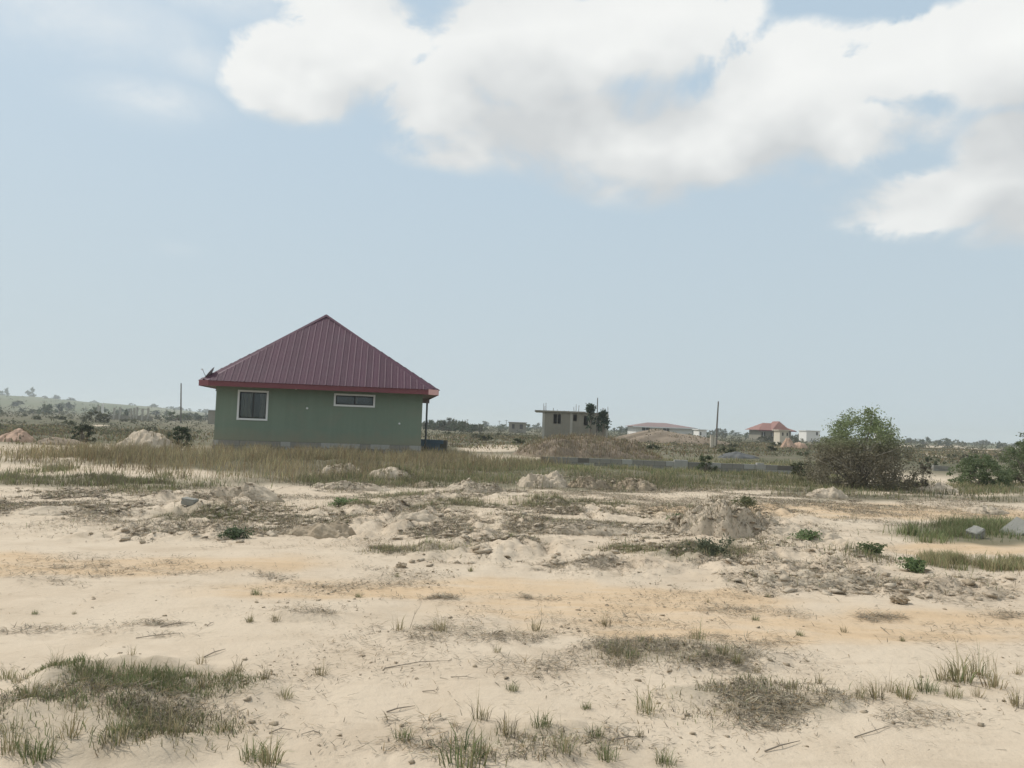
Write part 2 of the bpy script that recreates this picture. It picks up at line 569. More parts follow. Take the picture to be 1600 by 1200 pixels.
def height(x, y, full=True):
    x = np.asarray(x, float)
    y = np.asarray(y, float)
    r = np.hypot(x, y)
    h = 0.05 * fbm(x / 7.0, y / 7.0, 3, 21) * sstep(r, 1.0, 8.0)
    h = h + 0.16 * sstep(r, 45, 120) * fbm(x / 28.0, y / 28.0, 3, 31) + 0.5 * sstep(r, 150, 420) * fbm(x / 140.0, y / 140.0, 3, 37)
    az = np.degrees(np.arctan2(x, y))
    hill = np.interp(az, [-180, -70, -40, -34, -31.5, -29, -25, -21, -17, -12, 180], [8, 14, 17, 16.5, 15.5, 11, 8, 4, 1.5, 0, 0])
    h = h + hill * sstep(r, 330, 980) * (1 + 0.10 * fbm(x / 120.0, y / 120.0, 3, 41))
    h = h + 0.010 * fbm(x / 0.55, y / 0.9, 3, 51) * sstep(-r, -60, -20)
    if full:
        orange, rough, soft, veg = masks(x, y)
        lump = np.abs(fbm(x / 1.1, y / 1.1, 4, 61, 0.55))
        fine = np.abs(fbm(x / 0.32, y / 0.32, 3, 67, 0.6))
        h = h + rough * (0.11 * lump + 0.07 * fine - 0.035) + soft * (0.055 * lump + 0.03 * fine)
        # shallow wheel ruts across the tracks
        h = h - 0.02 * orange * (0.5 + 0.5 * np.sin(y * 3.1 + 0.3 * x + 1.4 * fbm(x / 5, y / 5, 2, 71)))
        house = sstep(-np.hypot(x + 9.2, y - 40.5), -12, -7)
        h = h * (1 - house)
    return h


def gz(x, y):
    return float(height(np.array([x]), np.array([y]))[0])


def on_ground(px, py):
    x, y = ground_px(px, py)
    return Vector((x, y, gz(x, y)))


def mat_ground():
    m = bpy.data.materials.new('sandy_ground')
    m.use_nodes = True
    N = NT(m.node_tree)
    bs = m.node_tree.nodes['Principled BSDF']
    ge = N.n('ShaderNodeNewGeometry').outputs['Position']
    at = N.n('ShaderNodeAttribute', attribute_name='Col')
    sp = N.n('ShaderNodeSeparateColor')
    N.put(sp.inputs[0], at.outputs['Color'])
    orange, veg, rough = sp.outputs[0], sp.outputs[1], sp.outputs[2]
    big = N.noise(ge, 0.22, 5.0, 0.6)
    mid = N.noise(ge, 1.6, 6.0, 0.65, 0.3)
    fine = N.noise(ge, 22.0, 5.0, 0.7)
    grit = N.noise(ge, 130.0, 3.0, 0.7)
    mp = N.n('ShaderNodeMapping')
    N.put(mp.inputs[0], ge)
    mp.inputs['Scale'].default_value = (0.35, 1.7, 1.0)
    mp.inputs['Rotation'].default_value = (0, 0, 0.12)
    strk = N.noise(mp.outputs[0], 1.5, 6.0, 0.65, 0.6)
    c = N.mix(N.mr(big, 0.35, 0.65), (0.545, 0.448, 0.338), (0.588, 0.496, 0.382))
    c = N.mix(N.mr(mid, 0.45, 0.70, 0, 0.6), c, (0.465, 0.374, 0.272))
    c = N.mix(N.m('MULTIPLY', orange, N.mr(strk, 0.32, 0.62, 0.25, 0.95)), c, (0.56, 0.405, 0.25))
    c = N.mix(N.mr(strk, 0.53, 0.70, 0, 0.48), c, (0.41, 0.325, 0.235))
    # litter and dark damp crumbs in the dug-over soil
    c = N.mix(N.m('MULTIPLY', rough, N.mr(N.noise(ge, 5.0, 6.0, 0.7, 0.4), 0.50, 0.64, 0.0, 0.5)), c, (0.27, 0.215, 0.15))
    lnn = N.n('ShaderNodeVectorMath', operation='LENGTH')
    N.put(lnn.inputs[0], ge)
    ln = lnn.outputs['Value']
    vg = N.mix(N.mr(N.noise(ge, 0.09, 6.0, 0.65), 0.35, 0.62), (0.118, 0.104, 0.070), (0.100, 0.104, 0.060))
    vg = N.mix(N.mr(N.noise(ge, 0.5, 5.0, 0.7), 0.5, 0.72, 0, 0.6), vg, (0.23, 0.19, 0.135))
    vg = N.mix(N.mr(ln, 300, 520, 0, .85), vg, N.mix(N.mr(N.noise(ge, 0.012, 5.0, 0.6), .4, .6), (0.120, 0.145, 0.085), (0.145, 0.155, 0.095)))
    c = N.mix(N.m('MULTIPLY', veg, N.mr(mid, 0.25, 0.5, 0.9, 1.0)), c, vg)
    c = N.mix(N.mr(fine, 0.60, 0.74, 0, 0.45), c, (0.30, 0.25, 0.19))
    c = N.mix(N.mr(grit, 0.55, 0.8, 0, 0.22), c, (0.27, 0.22, 0.17))
    N.put(bs.inputs['Base Color'], c)
    bs.inputs['Roughness'].default_value = 0.95
    bs.inputs['Specular IOR Level'].default_value = 0.12
    bp = N.n('ShaderNodeBump')
    bp.inputs['Strength'].default_value = 0.55
    bp.inputs['Distance'].default_value = 0.03
    hh = N.m('ADD', N.m('MULTIPLY', N.noise(ge, 9.0, 7.0, 0.65), 1.0), N.m('MULTIPLY', fine, 0.5))
    N.put(bp.inputs['Height'], hh)
    N.put(bs.inputs['Normal'], bp.outputs[0])
    return m


def build_ground():
    a_f = np.radians(np.arange(-39.0, 39.01, 0.125))
    a_b = np.radians(np.arange(39.0, 321.0, 3.0))[1:]
    ang = np.concatenate([a_f, a_b])
    rr = [0.25]
    while rr[-1] < 4000:
        r = rr[-1]
        rr.append(r * (1.05 if r < 2.6 else 1.0085 if r < 30 else 1.012 if r < 90 else 1.03))
    rr = np.array(rr)
    A, R = np.meshgrid(ang, rr)
    X, Y = (R * np.sin(A)).ravel(), (R * np.cos(A)).ravel()
    Z = height(X, Y)
    orange, rough, soft, veg = masks(X, Y)
    na, nr = len(ang), len(rr)
    i = np.arange(nr - 1)[:, None] * na
    j = np.arange(na)[None, :]
    j2 = (j + 1) % na
    F = np.stack([i + j, i + j2, i + na + j2, i + na + j], -1).reshape(-1, 4)[:, ::-1]
    cols = np.stack([orange, veg, np.maximum(rough, 0.6 * soft)], -1)
    V = np.stack([X, Y, Z], -1)
    V = np.vstack([V, [[0, 0, float(Z[:na].mean())]]])
    cols = np.vstack([cols, [[0, 0, 0]]])
    me = np_mesh('ground', V, F, cols, True)
    o = link('ground', me, mat_ground())
    tag(o, kind='structure')


build_ground()

# ------------------------------------------------------------------ the green house
HOUSE_L = at_depth(336, hor(336), 35.2)
HOUSE_R = at_depth(659, hor(659), 36.75)
hv = Vector((HOUSE_R.x - HOUSE_L.x, HOUSE_R.y - HOUSE_L.y, 0))
HW = hv.length
H_RZ = math.atan2(hv.y, hv.x)
HU = hv.normalized()
HN = Vector((-HU.y, HU.x, 0))      # into the house
HD = 8.4                           # depth of the house


def facade(px, py, inset=0.0):
    """pixel -> (along wall, height) on a plane parallel to the front wall"""
    d = ray(px, py)
    o = Vector((HOUSE_L.x, HOUSE_L.y, 0)) + HN * inset
    c = Vector((0, 0, EYE))
    k = (o - c).dot(HN) / d.dot(HN)
    p = c + d * k - o
    return p.dot(HU), p.z


def green_house():
    root = empty('green_house', (HOUSE_L.x, HOUSE_L.y, 0), H_RZ,
                 'dark green house with a maroon ribbed hip roof standing in dry grass', 'house')
    z_pl = 0.47
    ov, ch = 0.74, 0.52
    z_fb = 2.90
    z_ft = 3.16
    W = HW
    # plinth: recessed mortar core with two courses of blocks
    MB().box(0.02, W - 0.02, 0.02, HD - 0.02, -0.15, z_pl - 0.002).build('plinth', M['core'], root)
    bl, bh = 0.455, 0.232
    shapes = {}
    for course in range(2):
        z0 = 0.0 + course * (bh + 0.006)
        for side in range(4):
            L = W if side % 2 == 0 else HD
            u = -0.23 * (course % 2)
            while u < L - 0.02:
                u0, u1 = max(u, 0.0), min(u + bl - 0.012, L)
                u += bl
                if u1 - u0 < 0.05:
                    continue
                key = (round(u1 - u0, 2), side % 2, random.randint(0, 2))
                if key not in shapes:
                    w = u1 - u0
                    j = [random.uniform(-0.006, 0.006) for _ in range(6)]
                    s = MB().box(0, w, -0.03 + j[0], 0.06, j[1] * .5, bh - 0.008 + j[2])
                    shapes[key] = s.mesh('plinth_block')
                    shapes[key].materials.append(M['block_pale' if key[2] == 0 else 'block'])
                b = link('plinth_block', shapes[key], None, root)
                if side == 0:
                    b.location = (u0, 0, z0)
                elif side == 1:
                    b.location, b.rotation_euler = (W, u0, z0), (0, 0, math.pi / 2)
                elif side == 2:
                    b.location, b.rotation_euler = (W - u0, HD, z0), (0, 0, math.pi)
                else:
                    b.location, b.rotation_euler = (0, HD - u0, z0), (0, 0, -math.pi / 2)
    # openings
    w1 = (*facade(375, 612), *facade(415, 654.5))
    w2 = (*facade(525, 617.5), *facade(583, 634))
    ops = [(w1[0], w1[2], w1[3], w1[1]), (w2[0], w2[2], w2[3], w2[1])]   # u0,u1,z0,z1
    us = sorted({0, W, *[o[0] for o in ops], *[o[1] for o in ops]})
    zs = sorted({z_pl, z_fb + 0.12, *[o[2] for o in ops], *[o[3] for o in ops]})
    wb = MB()
    z_wt = z_fb + 0.12
    for a, b in zip(us, us[1:]):
        for c, d in zip(zs, zs[1:]):
            if any(a >= o[0] - 1e-6 and b <= o[1] + 1e-6 and c >= o[2] - 1e-6 and d <= o[3] + 1e-6 for o in ops):
                continue
            wb.add([(a, 0, c), (b, 0, c), (b, 0, d), (a, 0, d)], [(0, 1, 2, 3)])
    for (a, b, c, d) in ops:
        wb.add([(a, 0, c), (b, 0, c), (b, 0, d), (a, 0, d), (a, .2, c), (b, .2, c), (b, .2, d), (a, .2, d)],
               [(0, 4, 5, 1), (1, 5, 6, 2), (2, 6, 7, 3), (3, 7, 4, 0)])
    wb.add([(0, 0, z_pl), (0, HD, z_pl), (W, HD, z_pl), (W, 0, z_pl), (0, 0, z_wt), (0, HD, z_wt), (W, HD, z_wt), (W, 0, z_wt)],
           [(0, 4, 5, 1), (1, 5, 6, 2), (2, 6, 7, 3), (0, 1, 2, 3)])
    wb.build('wall', M['paint'], root)
    # windows
    for k, (a, b, c, d) in enumerate(ops):
        t = 0.085
        f = MB()
        f.box(a - t, b + t, -0.035, 0.02, d, d + t)
        f.box(a - t, b + t, -0.045, 0.02, c - t, c)
        f.box(a - t, a, -0.033, 0.02, c, d)
        f.box(b, b + t, -0.033, 0.02, c, d)
        fr = f.build('window', M['white'], root)
        s = MB()
        q = 0.05
        s.box(a, b, 0.08, 0.14, d - q, d - .001)
        s.box(a, b, 0.08, 0.14, c + .001, c + q)
        s.box(a + .001, a + q, 0.082, 0.138, c + q, d - q)
        s.box(b - q, b - .001, 0.082, 0.138, c + q, d - q)
        mid = (a + b) / 2
        s.box(mid - 0.03, mid + 0.03, 0.078, 0.135, c + q, d - q)
        s.build('sash', M['dark_frame'], fr)
        for (p0, p1) in ((a + q, mid - 0.03), (mid + 0.03, b - q)):
            MB().box(p0, p1, 0.105, 0.111, c + q, d - q).build('pane', M['glass'], fr)
        # curtains, gathered in folds
        for side in ((0, 1) if k == 0 else (1,)):
            n = 26
            x0, x1 = (a, mid - 0.05) if side == 0 else (mid + 0.02, b)
            if k == 0 and side == 1:
                x0 = mid + 0.45 * (b - mid)
            if k == 1:
                x0, x1 = mid + 0.0, mid + 0.13
            vs, fs = [], []
            for i in range(n):
                u = i / (n - 1)
                yy = 0.26 + 0.045 * math.sin(u * 19 + side)
                skew = (0.30 if side == 0 else -0.16) * (x1 - x0)
                vs += [(x0 + (x1 - x0) * u, yy, d + .05),
                       (x0 + (x1 - x0) * u * (0.74 if side == 0 else 0.9) + skew * .2, yy + .02, (c + d) / 2 + 0.1 * math.sin(u * 5)),
                       (x0 + (x1 - x0) * u, yy, c - .05)]
            for i in range(n - 1):
                fs += [(3 * i, 3 * i + 3, 3 * i + 4, 3 * i + 1), (3 * i + 1, 3 * i + 4, 3 * i + 5, 3 * i + 2)]
            MB().add(vs, fs).build('curtain', M['curtain_gold' if k else 'curtain'], fr)
    # roof
    ax, az_ = facade(510, 493, HD / 2)
    apex = Vector((ax, HD / 2, az_))
    e0, e1, f0, f1 = -ov, W + ov, -ov, HD + ov
    base = [(e0 + ch, f0), (e1 - ch, f0), (e1, f0 + ch), (e1, f1 - ch), (e1 - ch, f1), (e0 + ch, f1), (e0, f1 - ch), (e0, f0 + ch)]
    base = [Vector((x, y, z_ft)) for x, y in base]
    rf = MB()
    for i in range(1, 8, 2):     # the narrow corner faces and an underlay
        rf.add([base[i], base[(i + 1) % 8], apex], [(0, 1, 2)])
    under = [b - Vector((0, 0, 0.03)) for b in base]
    rf.add(under + [apex - Vector((0, 0, 0.05))], [(i, (i + 1) % 8, 8) for i in range(8)])
    roof = rf.build('roof', M['roof'], root)
    pitch = 0.30
    for i in range(0, 8, 2):
        p, q = base[i], base[i + 1]
        e = (q - p)
        L = e.length
        e.normalize()
        ua = (apex - p).dot(e)
        foot = p + e * ua
        up = (apex - foot)
        HT = up.length
        up.normalize()
        nm = e.cross(up).normalized()
        if nm.z < 0:
            nm = -nm

        def top(u):
            return HT * (u / ua if u < ua else (L - u) / (L - ua))
        u = 0.0
        while u < L - 0.02:
            u1 = min(u + pitch, L)
            prof = [(0, 0), (0.02, 0.016), (0.06, 0.016), (0.08, 0.002), (pitch * .62, 0.002), (pitch * .64, 0.008), (pitch * .68, 0.008), (pitch * .70, 0.002), (pitch, 0.001)]
            pts = [(u + a, r) for a, r in prof if u + a <= u1 + 1e-6]
            if any(abs(a - ua) < 1e-6 for a, _ in pts) is False and u < ua < u1:
                pts = sorted(pts + [(ua, 0.002)])
            vs, fs = [], []
            for a, r in pts:
                low = p + e * a + nm * (r + 0.004) - up * 0.05
                hi = p + e * a + up * max(top(a), 0.0) + nm * (r + 0.004)
                vs += [low, hi]
            for k in range(len(pts) - 1):
                fs.append((2 * k, 2 * k + 2, 2 * k + 3, 2 * k + 1))
            if fs:
                MB().add(vs, fs).build('roof_sheet', M['roof'], roof)
            u += pitch
    for i in range(0, 8, 2):      # capping strips over the hips
        a, b = base[i], base[(i - 1) % 8]
        mid = (a + b) / 2 + Vector((0, 0, 0.03))
        d = (apex - mid).normalized()
        side = d.cross(Vector((0, 0, 1))).normalized()
        n2 = side.cross(d)
        vs = []
        for s, c in ((0.02, mid), (1, apex + Vector((0, 0, 0.03)))):
            vs += [c - side * 0.14 - n2 * 0.03, c + n2 * 0.035, c + side * 0.14 - n2 * 0.03]
        MB().add(vs, [(0, 1, 4, 3), (1, 2, 5, 4)]).build('hip_cap', M['roof'], roof)
    # fascia boards, soffit
    cen = Vector((W / 2, HD / 2, 0))
    for i in range(8):
        p, q = base[i], base[(i + 1) % 8]
        e = (q - p).normalized()
        n = Vector((e.y, -e.x, 0))
        a, b = p, q
        inn = -n * 0.03
        vs = [Vector((a.x, a.y, z_fb)), Vector((b.x, b.y, z_fb)), Vector((b.x, b.y, z_ft - .005)), Vector((a.x, a.y, z_ft - .005))]
        vs += [v + inn for v in vs]
        fo = MB().add(vs, [(0, 1, 2, 3), (4, 7, 6, 5), (0, 4, 5, 1), (1, 5, 6, 2), (2, 6, 7, 3), (3, 7, 4, 0)])
        o = fo.build('fascia_board', M['fascia_lit' if i == 1 else 'fascia'], root)
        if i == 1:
            o['label'] = 'corner fascia board coloured pale pink to look lit'
    MB().add([Vector((b.x, b.y, z_fb + 0.035)) * 1.0 for b in base], [tuple(range(7, -1, -1))]).build('soffit', M['soffit'], root)
    # porch at the far right corner
    uu, zz = facade(667, 640, 6.6)
    pp = MB().tube([(uu, 6.6, 0.0), (uu, 6.6, z_fb + .04)], [0.055, 0.055], 10)
    pp.build('porch_post', M['dark_metal'], root)
    MB().box(W - 0.4, uu + 0.12, 6.5, 6.72, z_fb - 0.22, z_fb + 0.034).build('porch_beam', M['soffit'], root)
    # small wall fittings
    for (px, py, r, nm) in ((480, 638, 0.055, 'wall_socket'), (624, 662, 0.05, 'pipe_stub'), (463, 607.5, 0.05, 'lamp_holder')):
        u, z = facade(px, py)
        MB().tube([(u, 0.01, z), (u, -0.05, z), (u, -0.07, z)], [r, r, r * .6], 10).build(nm, M['white'], root)
    u, z = facade(337.5, 607)
    MB().tube([(-0.06, 0.3, z_fb + .04), (-0.06, 0.3, z_fb - 0.12), (-0.06, 0.3, z_fb - 0.2)], [0.02, 0.025, 0.05], 8).build('lamp_holder', M['dark_metal'], root)
    return root, base, apex


HOUSE, H_BASE, H_APEX = green_house()


def satellite_dish():
    """stands on the left eave of the house, bowl turned up and to the left"""
    p = facade(323, 590, -0.4)
    w = Vector((HOUSE_L.x, HOUSE_L.y, 0)) + HU * p[0] + HN * (-0.1) + Vector((0, 0, p[1] - 0.05))
    r = empty('satellite_dish', w, H_RZ, 'grey satellite dish on the eave corner of the maroon roof', 'satellite dish')
    axis = Vector((-0.80, -0.10, 0.59)).normalized()
    a = axis.cross(Vector((0, 1, 0))).normalized()
    b = axis.cross(a)
    c = Vector((0.10, 0, 0.22))
    vs, fs = [c.copy()], []
    n = 24
    for ri in range(1, 6):
        rad = 0.36 * ri / 5
        for k in range(n):
            t = 2 * math.pi * k / n
            vs.append(c + a * rad * math.cos(t) + b * rad * math.sin(t) + axis * (0.09 * (ri / 5) ** 2))
    for k in range(n):
        fs.append((0, 1 + k, 1 + (k + 1) % n))
        for ri in range(4):
            fs.append((1 + ri * n + k, 1 + (ri + 1) * n + k, 1 + (ri + 1) * n + (k + 1) % n, 1 + ri * n + (k + 1) % n))
    MB().add(vs, fs).build('reflector', M['dish'], r)
    tip = c + axis * 0.45 + Vector((0, 0, -0.06))
    MB().tube([c - Vector((0.02, 0, 0.3)), c + axis * .16 - Vector((.05, 0, 0.25)), tip], [0.014, 0.014, 0.012], 6).build('feed_arm', M['dark_metal'], r)
    MB().tube([tip - axis * .05, tip + axis * 0.05], [0.03, 0.035], 8).build('feed_horn', M['tin'], r)
    MB().tube([(0.12, 0, -0.15), (0.12, 0, 0.1), c], [0.022, 0.022, 0.022], 8).build('mount', M['dark_metal'], r)


satellite_dish()


# ------------------------------------------------------------------ walls
def block_wall(name, p0, p1, courses, mat, label, posts=(), gaps=0.0, bl=0.45, bh=0.2, th=0.15):
    v = Vector((p1[0] - p0[0], p1[1] - p0[1], 0))
    L = v.length
    z0 = min(gz(*p0), gz(*p1), gz((p0[0] + p1[0]) / 2, (p0[1] + p1[1]) / 2)) - 0.05
    r = empty(name, (p0[0], p0[1], z0), math.atan2(v.y, v.x), label, 'wall')
    MB().box(0.01, L - 0.01, -th / 2 + .015, th / 2 - .015, 0, courses * bh - 0.012).build('mortar', M['core'], r)
    meshes = []
    for k in range(4):
        j = [random.uniform(-.008, .008) for _ in range(3)]
        me = MB().box(0, bl - 0.014, -th / 2 + j[0], th / 2 + j[1], 0, bh - 0.01 + j[2] * .6).mesh('block')
        me.materials.append(mat if k else M['block_pale'] if mat == M['block'] else mat)
        meshes.append(me)
    for c in range(courses):
        u = -bl / 2 * (c % 2) + bl / 2 * (c % 2)
        u = (bl / 2) * (c % 2)
        while u + bl <= L + 0.01:
            if c < courses - 1 or random.random() > gaps:
                o = link('block', random.choice(meshes), None, r, (u, 0, c * bh))
            u += bl
    for pu in posts:
        MB().box(pu - .14, pu + .14, -.14, .14, 0, courses * bh + 0.06).build('post', M['block_pale'], r)
    return r


wl0 = at_depth(846, hor(846), 32.2)
wl1 = at_depth(1250, hor(1250), 31.4)
wlen = math.hypot(wl1.x - wl0.x, wl1.y - wl0.y)
block_wall('boundary_wall', (wl0.x, wl0.y), (wl1.x, wl1.y), 2, M['block'],
           'low unfinished grey concrete block wall behind the green grass', posts=(wlen * .535, wlen * .56, wlen * .85), gaps=0.12)
b0, b1 = at_depth(655, hor(655), 44.5), at_depth(700, hor(700), 43.5)
block_wall('blue_wall', (b0.x, b0.y), (b1.x, b1.y), 3, M['blue'], 'short blue painted block wall beside the right end of the green house', bh=0.23)


# ------------------------------------------------------------------ heaps
def heap(name, px, py, wpx, hpx, mat, label, cat='mound', group=None, depth_ratio=0.8, seed=1, ridged=0.35, n=56, peak=0.0, off=(0, 0)):
    """an uneven heap of soil: px, py is the middle of its foot line"""
    x, y = ground_px(px, py)
    w, h = wpx * y / FPX, hpx * y / FPX * 1.05
    c = Vector((x, y + 0.5 * w * depth_ratio * 0.5, 0))
    g = np.linspace(-1, 1, n)
    U, V = np.meshgrid(g, g)
    rr = np.hypot(U, V)
    th = np.arctan2(V, U)
    s = seed * 13.1
    edge = 0.83 + 0.18 * fbm(np.cos(th) * 1.7 + s, np.sin(th) * 1.7 - s, 3, seed)
    t = np.clip(1 - rr / edge, 0, 1)
    prof = np.clip(t * 1.45, 0, 1) ** (0.85 + peak)
    prof = prof * (0.72 + 0.28 * np.clip(0.5 + fbm(U * 1.6 + s, V * 1.6, 3, seed + 5), 0, 1.3))
    lump = np.abs(fbm(U * 3.1 + s, V * 3.1 + s, 4, seed + 9, 0.42))
    fine = np.abs(fbm(U * 11 + s, V * 11 - s, 2, seed + 14, 0.4))
    Z = h * (prof * (1 - ridged * 0.5) + ridged * (lump * 0.40 + fine * 0.10) * np.clip(t * 5, 0, 1))
    X = c.x + U * w * 0.62
    Y = c.y + V * w * 0.62 * depth_ratio
    base = height(X.ravel(), Y.ravel()).reshape(X.shape)
    z = base + Z - 0.06 * np.clip(1 - t * 8, 0, 1) - 0.01
    idx = np.arange(n * n).reshape(n, n)
    F = np.stack([idx[:-1, :-1], idx[:-1, 1:], idx[1:, 1:], idx[1:, :-1]], -1).reshape(-1, 4)
    z0 = gz(c.x, c.y)
    P = np.stack([X - c.x, Y - c.y, z - z0], -1).reshape(-1, 3)
    keep = (rr <= 1.0).ravel()
    F = F[keep[F].all(1)]
    me = np_mesh(name, P, F, None, True)
    o = link(name, me, mat, None, (c.x, c.y, z0))
    tag(o, label, cat, group)
    return o, (X, Y, z, t)


HEAPS = []


def H(*a, **k):
    o, d = heap(*a, **k)
    HEAPS.append(d)
    return o


H('earth_mound', 915, 716, 215, 42, M['heap_brown'], 'long brown earth mound with dry weeds below the unfinished block building', depth_ratio=.6, seed=2, ridged=.5, n=90)
H('sand_heap', 1135, 838, 190, 52, M['heap'], 'largest pale heap of dug sandy soil, weeds at its foot', seed=3, ridged=.7, n=110, depth_ratio=.7)
H('sand_heap', 1300, 800, 0, 0, M['heap'], 'x') if False else None
H('soil_heap', 225, 703, 95, 33, M['heap'], 'weathered sandy heap to the left of the green house', seed=4, ridged=.45, n=70)
H('soil_heap', 85, 694, 70, 13, M['heap_brown'], 'flat brown soil heap next to the pinkish soil heap', seed=5, ridged=.4)
H('soil_heap', 15, 690, 60, 20, M['heap_pink'], 'large pinkish soil heap next to the flat brown heap', seed=6, ridged=.4)
H('sand_heap', 532, 743, 70, 21, M['heap'], 'pale crumbly sand heap in the brown grass before the house', seed=7, ridged=.7, n=70)
H('sand_heap', 608, 748, 85, 20, M['heap'], 'sand heap half overgrown with grass below the house corner', seed=8, ridged=.6, n=70)
H('sand_heap', 385, 783, 100, 20, M['heap'], 'low wedge of bare white sand beside a lone concrete block', seed=9, ridged=.35, n=70, depth_ratio=.5)
H('sand_heap', 850, 762, 90, 28, M['heap'], 'peaked white sand heap in front of the low block wall', seed=10, ridged=.8, n=80)
H('sand_heap', 925, 764, 70, 20, M['clod'], 'dark crusted soil heap between two pale heaps by the grass', seed=11, ridged=.8, n=70)
H('sand_heap', 995, 765, 80, 18, M['clod'], 'dark crusted soil heap at the grass edge left of the track', seed=12, ridged=.8, n=70)
H('sand_heap', 735, 770, 110, 17, M['heap'], 'long low ridge of sandy spoil in front of the grass', seed=13, ridged=.7, n=70, depth_ratio=.5)
H('sand_heap', 545, 765, 110, 12, M['heap'], 'low broad ridge of white sand before the brown grass', seed=14, ridged=.7, n=70, depth_ratio=.5)
H('sand_heap', 660, 760, 30, 10, M['clod'], 'small dark soil lump at the edge of the brown grass', seed=15, ridged=.8, n=40)
H('sand_heap', 1300, 780, 70, 16, M['heap'], 'pale sand heap with roots at the foot of the large bush', seed=16, ridged=.7, n=70)
H('sand_heap', 1470, 767, 60, 15, M['heap'], 'smooth pale sand heap to the right of the large bush', seed=17, ridged=.4, n=60)
H('sand_heap', 1545, 805, 70, 13, M['heap'], 'small pale sand heap behind the concrete slabs', seed=18, ridged=.6, n=60)
H('soil_heap', 495, 838, 110, 22, M['clod'], 'dark crumbly heap of dug soil next to a green leafy weed', seed=19, ridged=.8, n=80, depth_ratio=.6)
H('soil_heap', 640, 828, 150, 13, M['heap'], 'low lumpy heap of sandy clods in the middle of the rough ground', seed=20, ridged=.8, n=80, depth_ratio=.6)
H('soil_heap', 900, 838, 170, 17, M['heap'], 'broad low heap of pale clods left of the largest sand heap', seed=21, ridged=.8, n=90, depth_ratio=.6)
H('soil_heap', 1290, 925, 230, 18, M['heap'], 'wide flat heap of sandy clods beside the orange track', seed=22, ridged=.85, n=110, depth_ratio=.5)
H('soil_heap', 1260, 845, 130, 11, M['heap'], 'long low spoil ridge running off the largest sand heap', seed=23, ridged=.8, n=80, depth_ratio=.5)
H('soil_heap', 110, 800, 160, 11, M['heap'], 'low crumbly soil ridge below the olive grass strip', seed=24, ridged=.8, n=80, depth_ratio=.5)
H('gravel_heap', 1160, 716, 66, 10, M['gravel'], 'dark grey gravel heap behind the low block wall', seed=25, ridged=.3, n=60, depth_ratio=.7)
H('laterite_heap', 1234, 702, 24, 18, M['heap_pink'], 'pointed pinkish soil heap below the small white hut', seed=26, ridged=.3, n=40, peak=.3)
H('laterite_heap', 1250, 702, 22, 13, M['heap_pink'], 'rounded pinkish soil heap next to the pointed one', seed=27, ridged=.3, n=40)
H('field_bank', 1055, 694, 190, 20, M['heap_brown'], 'smooth grey-brown earth bank in front of the long pink roofed building', seed=28, ridged=.12, n=50, depth_ratio=.3)

# ------------------------------------------------------------------ foliage
def leaf_cloud(centers, radii, n_each, size, colA, colB, flat=0.75, seed=1, aspect=0.5, droop=0.0):
    """leaf-sized kite faces scattered round the given clump centres"""
    r = np.random.default_rng(seed)
    C = np.repeat(np.asarray(centers), n_each, 0)
    Rr = np.repeat(np.asarray(radii), n_each)
    n = len(C)
    d = r.normal(size=(n, 3))
    d /= np.linalg.norm(d, axis=1)[:, None]
    P = C + d * (Rr * r.random(n) ** 0.5)[:, None] * np.array([1, 1, flat])
    a = r.normal(size=(n, 3))
    a[:, 2] = a[:, 2] * 0.6 - droop
    a /= np.linalg.norm(a, axis=1)[:, None]
    b = np.cross(a, r.normal(size=(n, 3)))
    b /= np.linalg.norm(b, axis=1)[:, None] + 1e-9
    s = size * (0.6 + 0.8 * r.random(n))[:, None]
    V = np.stack([P, P + a * s * .5 + b * s * aspect * .5, P + a * s, P + a * s * .5 - b * s * aspect * .5], 1).reshape(-1, 3)
    i = np.arange(n)[:, None] * 4
    F = i + np.array([[0, 1, 2, 3]])
    k = np.repeat(np.clip(r.random(len(centers)) * .7 + 0.15, 0, 1), n_each) * .6 + r.random(n) * .4
    col = np.asarray(colA)[None] * (1 - k[:, None]) + np.asarray(colB)[None] * k[:, None]
    return V, F, np.repeat(col, 4, 0)


GREEN_D, GREEN_L = (0.050, 0.082, 0.034), (0.115, 0.165, 0.060)
OLIVE_D, OLIVE_L = (0.075, 0.080, 0.045), (0.135, 0.135, 0.075)
GREY_D, GREY_L = (0.095, 0.088, 0.065), (0.165, 0.150, 0.110)


